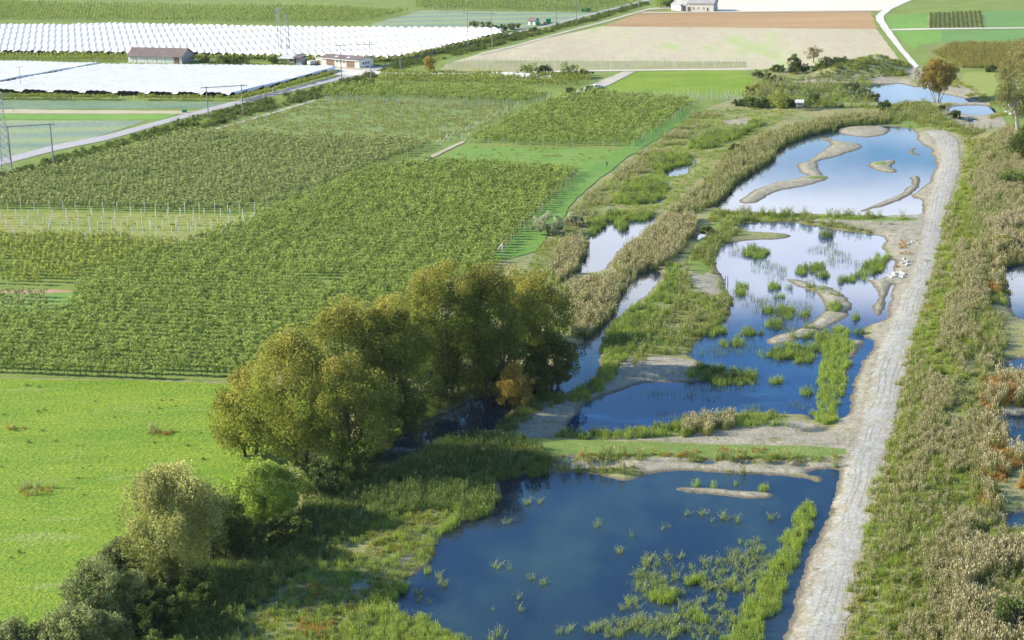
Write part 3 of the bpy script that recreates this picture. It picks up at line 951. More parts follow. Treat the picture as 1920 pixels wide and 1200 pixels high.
P_TAN = reedp('tan_reed', F_TAN, 2.7, seed=1)
P_GREY = reedp('grey_reed', F_GREY, 2.5, seed=2)
P_RUSH = reedp('rush', F_RUSH, 1.5, 30, 0.7, 0.07, 0.25, 0.1, seed=3)
P_DARK = reedp('dark_rush', F_DARKR, 1.7, 30, 0.7, 0.08, 0.25, 0.1, seed=4)
P_SEDGE = reedp('sedge', F_SEDGE, 1.5, 16, 0.5, 0.075, 0.75, 0.15, seed=5)
P_THIN = reedp('thin_rush', F_DARKR, 1.1, 9, 0.9, 0.05, 0.15, 0.1, seed=6)
P_HERB = herbp('herb', F_HERB, 0.8, 0.75, 130, 0.16, seed=1)
P_DHERB = herbp('dark_herb', F_SHRUB, 1.2, 0.75, 90, 0.22, seed=2)
P_RUST = herbp('rusty_herb', F_RUST, 1.0, 0.75, 130, 0.16, seed=3)
P_MAIZE = reedp('maize', F_MAIZE, 2.2, 22, 0.8, 0.12, 0.5, 0.2, seed=12)
P_GRASS = reedp('grass', F_HERB, 0.5, 30, 0.8, 0.07, 0.5, 0.0, seed=8)
P_LGRASS = reedp('grass', F_RUSH, 0.35, 30, 0.8, 0.07, 0.5, 0.0, seed=9)
P_SHRUB = herbp('shrub', F_SHRUB, 2.4, 1.3, 260, 0.28, seed=5)

def stuff(name, label, cat, protos, X, Y, Z, s0=0.75, s1=1.25, rng=RNG):
    """ONE object of uncountable growth: points that carry plants"""
    n = len(X)
    me = bpy.data.meshes.new(name)
    me.vertices.add(n)
    me.vertices.foreach_set('co', np.stack([X, Y, Z], 1).astype(np.float32).ravel())
    def at(nm, ty, f, v):
        a = me.attributes.new(nm, ty, 'POINT')
        a.data.foreach_set(f, v.ravel())
    at('rot', 'FLOAT_VECTOR', 'vector', np.stack([np.zeros(n), np.zeros(n), rng.uniform(0, 6.28, n)], 1).astype(np.float32))
    at('scl', 'FLOAT', 'value', rng.uniform(s0, s1, n).astype(np.float32))
    at('var', 'INT', 'value', rng.integers(0, len(protos), n).astype(np.int32))
    o = obj(name, me)
    g = bpy.data.node_groups.new(name, 'GeometryNodeTree')
    g.interface.new_socket('Geometry', in_out='INPUT', socket_type='NodeSocketGeometry')
    g.interface.new_socket('Geometry', in_out='OUTPUT', socket_type='NodeSocketGeometry')
    gi = g.nodes.new('NodeGroupInput')
    go = g.nodes.new('NodeGroupOutput')
    ip = g.nodes.new('GeometryNodeInstanceOnPoints')
    jg = g.nodes.new('GeometryNodeJoinGeometry')
    for p in protos:
        q = g.nodes.new('GeometryNodeObjectInfo')
        q.inputs['Object'].default_value = p
        q.inputs['As Instance'].default_value = True
        g.links.new(q.outputs['Geometry'], jg.inputs[0])
    def na(nm, ty):
        q = g.nodes.new('GeometryNodeInputNamedAttribute')
        q.data_type = ty
        q.inputs['Name'].default_value = nm
        return q.outputs[0]
    g.links.new(gi.outputs[0], ip.inputs['Points'])
    g.links.new(jg.outputs[0], ip.inputs['Instance'])
    ip.inputs['Pick Instance'].default_value = True
    g.links.new(na('var', 'INT'), ip.inputs['Instance Index'])
    e2r = g.nodes.new('FunctionNodeEulerToRotation')
    g.links.new(na('rot', 'FLOAT_VECTOR'), e2r.inputs[0])
    g.links.new(e2r.outputs[0], ip.inputs['Rotation'])
    g.links.new(na('scl', 'FLOAT'), ip.inputs['Scale'])
    g.links.new(ip.outputs[0], go.inputs[0])
    md = o.modifiers.new('plants', 'NODES')
    md.node_group = g
    return tag(o, label, cat, kind='stuff')

def pts_in(polys, dens, rng=RNG, px=True, edge=1.2):
    X = []
    Y = []
    for P in polys:
        P = GA(P) if px else P
        lo, hi = P.min(0), P.max(0)
        n = int((hi - lo).prod() * dens)
        x = rng.uniform(lo[0], hi[0], n)
        y = rng.uniform(lo[1], hi[1], n)
        # ragged border
        jx = x + (fbm(x, y, 2.5, 31, 2) - 0.5) * edge * 2
        jy = y + (fbm(x, y, 2.5, 57, 2) - 0.5) * edge * 2
        k = inpoly(jx, jy, P)
        X.append(x[k])
        Y.append(y[k])
    return np.concatenate(X), np.concatenate(Y)

_a, _b = GA([(1640, 1200), (1850, 330)])
STRIP_A = math.atan2(_b[0] - _a[0], _b[1] - _a[1])
def scatter(name, label, cat, protos, polys, dens, s0=0.7, s1=1.25, water='no', thr=None, sc=6.0, seed=0, zoff=-0.05, nosand=0.0, edge=1.2, streak=None):
    X, Y = pts_in(polys, dens, edge=edge)
    h, s, l, d = land(X, Y)
    k = np.ones(len(X), bool)
    if water == 'no': k &= h > 0.05
    elif water == 'edge': k &= (h > -0.35)
    if thr is not None:
        U, W = X, Y
        if streak:
            ca, sa = math.cos(STRIP_A), math.sin(STRIP_A)
            U = X * ca - Y * sa
            W = (X * sa + Y * ca) / streak
        k &= fbm(U, W, sc, 70 + seed, 3) > thr
    if nosand: k &= (s + (fbm(X, Y, 5, 5, 3) - 0.5) * 0.9) < nosand
    z = np.maximum(h, -0.15)
    return stuff(name, label, cat, protos, X[k], Y[k], z[k] + zoff, s0, s1)

def blobs(lst, k=12):
    """small ragged ellipses (px, py, half width px, half height px)"""
    out = []
    for (x, y, a, b) in lst:
        out.append([(x + a * math.cos(t) * (0.8 + 0.4 * random.random()), y + b * math.sin(t) * (0.8 + 0.4 * random.random())) for t in [2 * math.pi * i / k for i in range(k)]])
    return out

# --- reed beds
R_LEFT = [[(1030,505),(1042,470),(1062,450),(1090,448),(1100,455),(1096,470),(1088,498),(1070,520),(1040,535)],
          [(1066,540),(1110,528),(1150,522),(1180,522),(1180,530),(1158,562),(1140,600),(1112,628),(1075,632),(1066,590)],
          [(1148,500),(1175,468),(1222,434),(1243,412),(1300,410),(1312,425),(1290,450),(1270,480),(1245,497),(1212,505),(1192,520),(1160,515)]]
R_UP = [[(1255,402),(1275,378),(1315,350),(1338,325),(1360,298),(1400,270),(1455,248),(1530,228),(1600,217),(1655,217),(1665,230),(1600,232),(1560,243),(1525,250),(1472,267),(1453,280),(1450,297),(1427,310),(1390,333),(1363,360),(1340,384),(1310,400)]]
scatter('reed_bed', 'tall tan plumed reeds along the narrow left channel', 'reeds', P_TAN + P_GREY[:2], R_LEFT, 1.3, 0.6, 1.0, water='edge')
scatter('reed_bed', 'thick belt of buff reeds along the left bank of the upper pond', 'reeds', P_TAN[:1] + P_GREY + P_HERB[:1] + P_DARK[:1], R_UP, 1.1, 0.5, 0.95, water='edge')
R_UPE = [[(1340,382),(1363,362),(1390,335),(1427,312),(1448,299),(1452,281),(1473,268),(1525,252),(1565,244),(1575,238),(1667,232),(1667,218),(1600,222),(1520,240),(1445,270),(1440,290),(1415,308),(1380,330),(1345,362),(1325,385)]]
scatter('reed_bed', 'dark green reed edge standing along the water of the upper pond', 'reeds', P_DARK + P_GREY[:1], R_UPE, 1.2, 0.8, 1.15, water='edge')
# --- right embankment
RS_A = [[(1573,1290),(1597,1110),(1640,930),(1675,800),(1697,700),(1724,600),(1754,500),(1772,420),(1803,330),(1815,262),(1840,262),(1830,330),(1805,420),(1790,500),(1768,600),(1748,700),(1730,800),(1705,930),(1680,1110),(1665,1290)]]
RS_B = [[(1640,1290),(1665,1110),(1695,930),(1722,800),(1745,700),(1768,600),(1790,500),(1805,420),(1830,330),(1850,262),(1900,240),(2000,240),(2000,500),(1890,500),(1880,560),(1890,600),(1870,680),(1840,740),(1860,900),(1880,980),(2000,1000),(2000,1290)]]
scatter('verge_plants', 'low green verge plants along the right edge of the haul track', 'plants', P_HERB[:1] + P_RUSH[:1] + P_GRASS, RS_A, 1.8, 0.5, 1.0, edge=2)
scatter('reed_bed', 'buff reeds in long streaks on the embankment right of the haul track', 'reeds', P_TAN + P_GREY[:1] + P_SEDGE[:1], RS_B, 1.5, 0.45, 0.75, thr=0.53, sc=6, seed=1, edge=2, streak=4)
scatter('reed_bed', 'grey green reeds mixed through the embankment growth', 'reeds', P_GREY + P_SEDGE[:1], RS_B, 1.3, 0.4, 0.7, thr=0.47, sc=5, seed=4, edge=2, streak=4)
scatter('herb_growth', 'green and olive herbs in streaks on the right embankment', 'plants', P_HERB[:2] + P_GRASS + P_RUSH[:1], RS_B, 1.6, 0.6, 1.05, thr=0.38, sc=5, seed=2, edge=2, streak=4)
scatter('dry_grass', 'tall dry straw grass in streaks parallel to the haul track on the embankment', 'grass', P_SEDGE[:2] + P_TAN[:2] + P_GREY[:1], RS_A + RS_B, 1.2, 0.35, 0.65, thr=0.46, sc=4, seed=21, edge=2, streak=6)
scatter('scrub_growth', 'dark low scrub scattered through the right embankment', 'plants', P_DHERB, RS_B + [[(1850,1110),(1880,1080),(2000,1060),(2000,1290),(1880,1290)]], 0.4, 0.5, 1.0, thr=0.6, sc=6, seed=3)
scatter('rusty_growth', 'rust coloured marsh plants around the pools at the right edge', 'plants', P_RUST + P_TAN[:1], [[(1845,715),(1990,700),(1990,765),(1890,760),(1850,790),(1835,760)], [(1840,800),(1880,795),(1885,850),(1940,880),(1910,960),(1850,960),(1835,880)], [(1865,465),(1940,450),(1940,495),(1885,495),(1870,560),(1855,540)]], 1.5, 0.7, 1.3, thr=0.4, sc=6)
scatter('reed_bed', 'pale feathery reeds at the lower right corner', 'reeds', P_TAN, [[(1800,1000),(1880,985),(2000,1000),(2000,1290),(1790,1290),(1790,1100)], [(1850,420),(1990,400),(1990,470),(1860,480)]], 1.0, 0.8, 1.15, thr=0.42, sc=10, seed=9)
# --- dyke between willows and foreground pond
DL = [[(330,1250),(420,1150),(520,1080),(600,1000),(660,920),(720,890),(800,840),(880,818),(960,818),(1030,850),(1035,868),(1035,885),(960,892),(930,897),(930,940),(905,960),(880,975),(840,960),(760,960),(660,1010),(560,1080),(470,1150),(430,1290)]]
scatter('marsh_growth', 'green reeds coloured darker for the shade along the foot of the willows', 'plants', P_DARK + P_DHERB[:1] + P_HERB[:1], DL + [[(330,1290),(300,1180),(420,1080),(520,1000),(600,930),(680,900),(720,890),(600,1000),(520,1080),(420,1160)], [(60,1290),(200,1120),(330,1010),(450,930),(520,940),(480,1060),(380,1180),(330,1290)]], 1.7, 0.6, 1.2, water='edge')  # dark rush colours put the willows' shade into this growth
DR = [[(470,1165),(560,1075),(660,1000),(760,940),(850,920),(900,925),(905,960),(870,978),(838,990),(820,1020),(810,1060),(757,1087),(750,1115),(735,1135),(790,1165),(870,1200),(900,1290),(440,1290)]]
scatter('bank_grass', 'sunlit yellow green grass on the bank left of the foreground pond', 'grass', P_GRASS + P_RUSH[:1] + P_SEDGE[:1], DR, 2.2, 0.5, 1.0, thr=0.3, sc=5, seed=5)
scatter('herb_growth', 'leafy green herbs in patches on the bank left of the foreground pond', 'plants', P_HERB, DR, 0.9, 0.5, 1.0, thr=0.5, sc=5, seed=6)
scatter('rush_fringe', 'bright rushes along the left shore of the foreground pond', 'rushes', P_RUSH + P_SEDGE[:1], [[(640,1290),(650,1180),(720,1100),(757,1087),(752,1115),(735,1135),(760,1150),(800,1165),(880,1200),(900,1290)], [(860,960),(900,935),(935,930),(925,950),(890,975),(840,990),(830,975)], [(800,1065),(830,1060),(850,1080),(790,1120),(770,1100)]], 1.6, 0.7, 1.2, water='edge', thr=0.35, sc=4)
scatter('rusty_growth', 'orange tinted herbs in patches on the left bank', 'plants', P_RUST, blobs([(820,945,22,12), (600,1105,26,14), (590,1180,40,16), (720,1000,18,8), (660,1140,18,10)]), 0.9, 0.5, 0.9, thr=0.4)
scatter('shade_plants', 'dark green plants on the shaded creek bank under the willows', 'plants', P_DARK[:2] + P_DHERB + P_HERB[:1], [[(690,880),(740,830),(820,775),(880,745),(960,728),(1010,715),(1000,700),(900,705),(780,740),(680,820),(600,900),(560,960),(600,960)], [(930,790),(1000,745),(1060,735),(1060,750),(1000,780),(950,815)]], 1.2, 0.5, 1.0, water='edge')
# --- foreground pond
scatter('rush_strip', 'long green rush strip along the right side of the foreground pond', 'rushes', P_RUSH + P_RUSH[:1], [[(1497,948),(1520,936),(1528,950),(1510,1010),(1490,1060),(1465,1110),(1440,1160),(1420,1200),(1390,1290),(1330,1290),(1368,1200),(1400,1120),(1440,1060),(1477,1000)]], 2.0, 0.65, 1.0, water='yes')
scatter('sedge_tufts', 'bent pale sedge tufts standing scattered in the foreground pond', 'sedge', P_SEDGE, blobs([(1005,937,26,6), (948,977,16,5), (1000,981,20,5), (1110,977,15,7), (1187,952,14,7), (1262,955,12,7), (1245,987,14,5), (1255,1004,9,5), (1193,1000,10,6), (1148,1027,18,4), (988,1037,15,5), (945,1060,20,7), (1008,1085,20,13), (980,1125,20,13), (820,1082,24,14), (790,1112,20,12), (1027,1123,14,6), (928,1133,8,4), (1050,1177,24,8), (925,1187,22,12), (1357,970,34,8), (1300,960,30,4), (1212,1045,24,12), (1248,1040,16,8), (1215,1085,34,22), (1285,1075,30,18), (1180,1125,28,14), (1150,1170,40,18), (1240,1165,60,24), (1300,1130,30,16), (1340,1055,30,14), (1390,1035,30,16), (1420,1020,16,14), (1350,1090,34,20), (1410,1075,24,18), (1330,1180,40,18), (1290,1040,20,8), (1450,970,20,6), (1215,1085,30,20), (1240,1165,60,24), (1390,1045,34,20), (1350,1100,40,24), (1150,1175,50,14), (1400,1100,34,30), (1430,1050,24,30), (1360,1150,40,24)]), 0.75, 0.55, 1.05, water='yes', edge=1.5)
scatter('water_plants', 'low green weed lying between the tufts in the lower right of the foreground pond', 'weed', P_THIN + P_GRASS + P_RUSH[:1], blobs([(1270,1110,110,60), (1400,1060,60,60), (1340,1170,90,34), (1180,1170,60,20)], 20), 0.9, 0.4, 0.9, water='yes', thr=0.42, sc=4)
scatter('rush_strip', 'bright green rush island in the lower middle of the foreground pond', 'rushes', P_RUSH, blobs([(1240,1113,34,13), (1300,1080,24,8), (1305,1150,12,10), (1330,905,30,3), (1385,905,12,5), (1435,912,8,5)]), 1.6, 0.7, 1.1, water='yes')
# --- dyke below the middle pond and its banks
BANKS = [[(1040,820),(1060,800),(1150,812),(1280,790),(1330,782),(1420,774),(1470,780),(1480,800),(1380,800),(1250,822),(1120,826)],
         [(1060,745),(1085,725),(1125,700),(1128,640),(1150,607),(1190,573),(1240,535),(1252,495),(1275,497),(1270,560),(1230,610),(1200,640),(1160,690),(1130,730),(1080,755)]]
scatter('bank_grass', 'green waterside grass round the lower edge of the middle pond', 'grass', P_RUSH + P_DARK[:1], BANKS, 1.6, 0.55, 1.0, water='edge', thr=0.33, sc=4)
scatter('reed_bed', 'buff reed patch at the bottom bank of the middle pond', 'reeds', P_TAN + P_GREY[:1], [[(1275,800),(1290,788),(1330,782),(1380,782),(1370,808),(1300,818),(1280,815)]], 1.4, 0.6, 0.9)
scatter('rush_strip', 'long rush strip standing along the right of the middle pond', 'rushes', P_RUSH, [[(1570,610),(1590,615),(1597,640),(1590,675),(1577,725),(1566,770),(1560,793),(1525,790),(1530,740),(1538,690),(1545,640)]], 1.8, 0.6, 1.0, water='yes')
scatter('rush_patches', 'rush patches and thin stems rising from the middle pond', 'rushes', P_RUSH[:2] + P_DARK[:1], blobs([(1418,470,24,10), (1452,533,14,6), (1480,536,8,4), (1460,553,10,4), (1440,578,14,5), (1472,583,16,9), (1450,605,18,8), (1513,585,8,6), (1503,505,13,8), (1530,498,14,8), (1545,512,12,5), (1390,540,12,12), (1405,620,26,6), (1345,615,16,14), (1370,640,20,8), (1460,660,32,10), (1500,650,30,12), (1540,640,20,14), (1500,670,30,8), (1530,625,24,8), (1350,698,70,12), (1380,712,50,8), (1460,710,14,6), (1515,732,18,4), (1560,577,14,8), (1602,593,10,4), (1610,622,8,4)]) + [[(1570,520),(1600,514),(1635,480),(1650,473),(1667,480),(1655,505),(1620,520),(1575,527)]], 1.5, 0.6, 1.1, water='yes', thr=0.32, sc=3)
scatter('thin_rushes', 'thin sparse stems standing in the pale middle pond', 'rushes', P_THIN, blobs([(1395,470,34,8), (1440,500,40,10), (1430,490,20,10), (1540,465,36,8), (1570,480,26,14), (1600,490,24,10), (1465,515,24,5), (1560,455,14,8), (1390,560,30,14), (1430,560,24,10), (1480,600,40,20), (1330,720,40,10), (1310,740,40,8), (1490,755,34,8), (1410,760,16,10), (1250,775,20,8), (1230,735,50,6), (1470,575,60,20), (1340,655,50,10), (1400,650,40,10)]), 0.55, 0.7, 1.2, water='yes')
scatter('shrub_growth', 'dark green bushy tongue in the middle pond', 'plants', P_DARK + P_DHERB, blobs([(1380,690,34,10), (1352,698,30,8), (1420,695,30,5), (1320,690,20,4)]), 1.8, 0.6, 1.1, water='edge')
# --- rough growth on land between ponds
MID = [[(1130,740),(1180,690),(1200,630),(1270,560),(1285,500),(1310,460),(1350,420),(1390,408),(1400,430),(1350,460),(1340,500),(1370,570),(1365,600),(1290,665),(1220,665),(1160,720)],
       [(1330,396),(1720,405),(1715,420),(1660,440),(1600,430),(1400,412),(1330,420)], [(1030,850),(1585,855),(1570,880),(1200,885),(1040,885)], [(1470,535),(1530,533),(1570,545),(1592,575),(1560,600),(1490,632),(1440,650),(1540,575),(1530,550)],
       [(1650,200),(1740,190),(1770,215),(1810,230),(1860,240),(1815,262),(1790,248),(1725,240),(1665,232)]]
scatter('rough_grass', 'short olive and straw grass on the dykes and banks', 'grass', P_GRASS + P_HERB[:1] + P_GREY[:1], MID, 1.6, 0.35, 1.0, thr=0.34, sc=5, nosand=0.8)
scatter('rough_grass', 'low green grass clumps along dykes and shores', 'grass', P_LGRASS + P_RUSH[:1], MID, 1.0, 0.5, 1.0, thr=0.5, sc=6, seed=3, nosand=0.7)
DITCH = [[(1310,208),(1420,205),(1500,208),(1400,262),(1330,320),(1250,392),(1150,410),(1100,440),(1060,520),(1000,560),(960,520),(1000,480),(1090,375),(1180,300)]]
scatter('rough_grass', 'yellow green rough grass over the old ditch left of the ponds', 'grass', P_GRASS + P_RUSH[:1], DITCH, 1.3, 0.35, 0.8, thr=0.36, sc=6, seed=12, nosand=0.75)
scatter('rough_reeds', 'buff reed tufts over the old ditch left of the ponds', 'reeds', P_TAN[:2] + P_GREY[:2], [[(1300,212),(1370,207),(1300,262),(1230,315),(1160,370),(1100,420),(1040,460),(990,500),(1060,400),(1150,330)]], 1.0, 0.3, 0.6, thr=0.5, sc=6)
scatter('rush_patches', 'bright rushes round the small pools left of the upper pond', 'rushes', P_RUSH + P_DARK[:1], [[(1150,375),(1175,345),(1205,338),(1255,345),(1240,370),(1205,383),(1160,385)], [(1205,300),(1250,290),(1290,290),(1300,303),(1262,312),(1248,322),(1215,315)], [(1130,400),(1230,398),(1232,410),(1180,412),(1140,412)], [(1150,415),(1170,412),(1178,425),(1160,430)], [(1100,420),(1140,405),(1135,420),(1108,440)], [(1285,270),(1340,250),(1400,245),(1410,225),(1430,232),(1380,262),(1330,280),(1290,280)]], 1.4, 0.7, 1.3, water='yes', thr=0.3, sc=4)
scatter('marsh_growth', 'olive marsh plants over the left part of the farthest pond', 'plants', P_RUSH[:1] + P_GRASS + P_GREY[:1], [[(1390,175),(1430,150),(1560,145),(1640,150),(1630,160),(1540,162),(1560,185),(1660,200),(1640,205),(1500,200),(1400,200)], [(1480,175),(1560,160),(1640,175),(1650,195),(1560,190)]], 0.8, 0.6, 1.3, water='yes', thr=0.4, sc=9)
scatter('mound_growth', 'dark and rusty weeds on the spoil mound by the white road', 'plants', P_HERB + P_DHERB[:2] + P_GRASS[:1], [[(1480,140),(1590,118),(1640,106),(1700,116),(1712,140),(1640,148),(1530,150)]], 0.5, 0.7, 1.5, thr=0.42)
scatter('bank_growth', 'rough grass behind and below the lone tree', 'grass', P_GRASS + P_HERB[:1], [[(1650,196),(1720,190),(1800,195),(1760,205),(1700,212)], [(1730,130),(1800,150),(1860,185),(1880,200),(1900,240),(1850,230),(1860,205),(1790,165)]], 0.8, 0.6, 1.4, thr=0.42)
scatter('meadow_weeds', 'darker weed clumps and tussocks dotted over the meadow', 'weeds', P_LGRASS, [[(-20,712),(400,722),(400,880),(250,1000),(100,1080),(-20,1140)]], 0.6, 0.25, 0.7, thr=0.5, sc=6, seed=8)
scatter('dark_tussocks', 'small dark green tussocks standing out on the meadow', 'weeds', P_DHERB, [[(-20,720),(400,730),(390,860),(250,980),(100,1060),(-20,1100)]], 0.012, 0.3, 0.6)
scatter('dry_patches', 'brown dried weed patches in the meadow', 'weeds', P_RUST[:1] + P_GRASS[:2] + P_TAN[:1], blobs([(70,920,40,10), (298,812,24,5), (28,805,16,3)]), 1.6, 0.4, 0.8)
# --- ditch hedges beside the road
HEDGE = [[(-100,360),(0,332),(100,298),(200,270),(330,232),(460,197),(600,165),(700,138),(706,145),(700,160),(600,184),(540,198),(440,226),(365,248),(330,252),(150,300),(60,330),(0,345)],
         [(715,128),(760,114),(820,100),(880,84),(960,65),(1040,50),(1120,30),(1217,3),(1215,9),(1120,38),(1060,53),(960,79),(900,95),(820,115),(760,131),(715,134)]]
scatter('hedge', 'dark green scrub hedge filling the ditch along the farm road', 'hedge', P_SHRUB[:2] + P_DHERB, HEDGE, 0.42, 0.5, 1.0, thr=0.36, sc=7)
scatter('ditch_grass', 'rough green grass on the ditch banks', 'grass', P_GRASS + P_LGRASS, HEDGE, 0.5, 0.7, 1.4)
scatter('maize', 'standing tawny maize in the field at the right edge', 'maize', P_MAIZE, [[(1750,100),(1780,86),(2000,82),(2000,135),(1900,130),(1800,128)]], 0.45, 0.8, 1.3)

scatter('bar_plants', 'sparse low seedlings and drift litter on the gravel bars and sand flats', 'plants', P_GRASS[:2] + P_LGRASS[:1] + P_SEDGE[:1], ISL + [SAND[1], SAND[2], SAND[3]], 0.35, 0.2, 0.5, thr=0.45, sc=3, seed=15)
scatter('sand_edge_plants', 'sparse tufts on the sandy margin between ponds and haul track', 'plants', P_GRASS[:2] + P_LGRASS[:1], [SAND[0]], 0.12, 0.25, 0.7, thr=0.5, sc=4, seed=16)
scatter('herb_growth', 'small green plants standing in thin rows of the young orchard', 'plants', P_HERB[:2], [], 1) if False else None
_P = GA([(1741,53),(1742,26),(1840,22),(1846,52)])
_r = np.random.default_rng(3)
_a = []
for _i in range(12):
    _f = (_i + 0.5) / 12
    _q0 = _P[0] + (_P[3] - _P[0]) * _f
    _q1 = _P[1] + (_P[2] - _P[1]) * _f
    for _k in range(70):
        _a.append(_q0 + (_q1 - _q0) * (_k + _r.uniform(0, 1)) / 70 + _r.normal(0, 0.15, 2))
_a = np.array(_a)
stuff('vine_rows', 'dark green vine rows in the striped plot between green crop plots', 'vines', P_DHERB, _a[:, 0], _a[:, 1], np.full(len(_a), 0.66), 0.6, 1.0)

# ------------------------------------------------------------------ orchards: rows of small apple trees
BLOCKS = {
 'a': ([(150,535),(505,402),(690,325),(810,307),(1078,322),(1082,330),(1045,366),(1000,415),(932,486),(860,540),(760,590),(660,660),(560,700),(410,712),(300,712),(0,706),(-60,706),(-60,598),(90,592),(142,575)], F_APPLE, 3.2, 3.1, 1.25, 'green apple tree in the big orchard block behind the bright meadow', 'apple trees of the big near orchard'),
 'b': ([(-60,352),(0,345),(110,318),(240,285),(350,252),(450,256),(800,268),(806,278),(690,320),(505,398),(490,400),(-60,394)], F_APPLEG, 3.2, 3.1, 1.3, 'greyish green apple tree in the left orchard below the ditch', 'apple trees of the left orchard'),
 'c': ([(-60,448),(200,450),(345,462),(290,490),(150,532),(60,538),(-60,538)], F_APPLEY, 3.4, 3.2, 1.4, 'yellowish green apple tree below the tall white posts', 'apple trees below the white posts'),
 'd': ([(875,268),(1000,207),(1060,186),(1110,178),(1290,191),(1296,203),(1185,275),(1050,276)], F_APPLE, 3.2, 3.3, 1.6, 'green apple tree in the orchard block above the cut grass gap', 'apple trees of the upper orchard'),
 'e': ([(600,187),(615,167),(700,163),(1030,172),(1035,184),(985,198),(700,186)], F_APPLE, 3.2, 3.4, 1.6, 'green apple tree in the narrow upper orchard block', 'apple trees of the upper strip'),
 'f': ([(708,158),(715,140),(900,143),(1100,145),(1112,155),(1050,166),(850,162)], F_APPLEY, 3.0, 3.4, 1.6, 'yellow green fruit tree beside the white tunnel', 'fruit trees by the tunnel'),
 'g': ([(-60,555),(60,555),(88,560),(90,585),(0,592),(-60,592)], F_APPLEG, 3.2, 3.4, 1.8, 'greyish apple tree in the small corner plot at the left edge', 'apple trees of the corner plot'),
 'h': ([(-100,106),(235,108),(500,112),(740,116),(950,69),(955,71),(750,119),(500,116),(238,118),(-100,118)], F_APPLEY, 3.2, 3.4, 1.8, 'fruit tree between the two white nets', 'fruit trees between the nets'),
 'i': ([(-100,183),(0,184),(440,188.5),(452,186),(628,140),(634,142),(460,190.5),(0,188),(-100,187)], F_APPLEY, 2.5, 1.6, 1.2, 'fruit tree at the edge of the lower white net', 'fruit trees at the net edge'),
 'j': ([(-100,5),(0,6),(160,10),(420,15),(600,16),(770,24),(700,40),(640,46),(300,42),(-100,38)], F_APPLE, 3.2, 5.0, 2.2, 'far orchard tree above the upper white net', 'far orchard trees'),
 'k': ([(500,108),(620,110),(780,110),(700,122),(620,122),(500,120)], F_APPLEY, 2.6, 3.6, 1.8, 'fruit tree near the farm sheds', 'fruit trees near the farm sheds'),
 'l': ([(780,2),(1160,2),(1190,8),(1100,24),(780,18)], F_APPLE, 2.4, 5.0, 2.2, 'far vine row tree near the top edge', 'far trees near the top'),
}
def rows(P, sp, st, ang, rng, jit=0.15):
    ca, sa = math.cos(ang), math.sin(ang)
    Q = np.stack([P[:, 0] * ca + P[:, 1] * sa, -P[:, 0] * sa + P[:, 1] * ca], 1)
    lo, hi = Q.min(0), Q.max(0)
    a, b = np.meshgrid(np.arange(lo[0], hi[0], st), np.arange(lo[1], hi[1], sp))
    a = a + rng.normal(0, jit, a.shape)
    b = b + rng.normal(0, jit, b.shape)
    x = (a * ca - b * sa).ravel()
    y = (a * sa + b * ca).ravel()
    k = inpoly(x, y, P)
    return x[k], y[k]
def proj(x, y, z):
    v = np.stack([x, y, z - CAM_H], -1)
    d = v @ np.array(fwd)
    return 960 + FPX * (v @ np.array(rt)) / d, 600 - FPX * (v @ np.array(up)) / d
allt = []
rng_o = np.random.default_rng(5)
for k, (poly, mat, hgt, sp, st, lab, grp) in BLOCKS.items():
    P = GA(poly)
    a0, a1 = GA([(0, 392), (505, 402)])
    ang = math.atan2(a1[1] - a0[1], a1[0] - a0[0])
    x, y = rows(P, sp, st, ang, rng_o)
    if k in 'b':
        gap = fbm(x, y, 4.0, 91, 2) > 0.22
        x, y = x[gap], y[gap]
    ax, ay = proj(x, y, np.full(x.shape, 0.6))
    for q in range(len(x)):
        allt.append((y[q], x[q], k, ax[q], ay[q]))
protos = {}
for k in BLOCKS:
    mat, hgt = BLOCKS[k][1:3]
    key = (mat.name, hgt)
    if key not in protos:
        protos[key] = applep(mat, hgt, 3, len(protos) + 1)
M_STEM = M_BARK
near = sorted([q for q in allt if 0 < q[3] < 1920 and q[4] < 1200 and not (q[3] > 455 and q[4] > 480)], key=lambda q: q[0])[:300]
nearset = set((q[0], q[1]) for q in near)
srcs = {}
for i, (y, x, k, ax, ay) in enumerate(near):
    poly, mat, hgt, sp, st, lab, grp = BLOCKS[k]
    pr = protos[(mat.name, hgt)]
    v = i % 3
    cm, mb = pr[v]
    o = empty('apple_tree', (x, y, 0.66), rng_o.uniform(0, 6.28))
    s_ = rng_o.uniform(0.8, 1.2)
    o.scale = (s_, s_, s_)
    tag(o, lab, 'apple tree', grp)
    key = (mat.name, hgt, v)
    if key not in srcs:
        srcs[key] = (obj('crown', cm.data, o), mb.build('trunk', M_BARK, o))
    else:
        for src in srcs[key]:
            c = src.copy()
            c.parent = o
            COL.objects.link(c)
for k, (poly, mat, hgt, sp, st, lab, grp) in BLOCKS.items():
    q = [(t_[1], t_[0]) for t_ in allt if t_[2] == k and (t_[0], t_[1]) not in nearset]
    if not q: continue
    q = np.array(q)
    pr = [p_[0] for p_ in protos[(mat.name, hgt)]]
    _k = fbm(q[:, 0], q[:, 1], 14.0, 61, 3) > 0.2
    q = q[_k]
    stuff('orchard', lab.replace('apple tree in', 'apple trees filling').replace('fruit tree', 'fruit trees').replace('orchard tree', 'orchard trees').replace('apple tree ', 'apple trees '), 'orchard', pr, q[:, 0], q[:, 1], np.full(len(q), 0.66), 0.8, 1.2, rng_o)

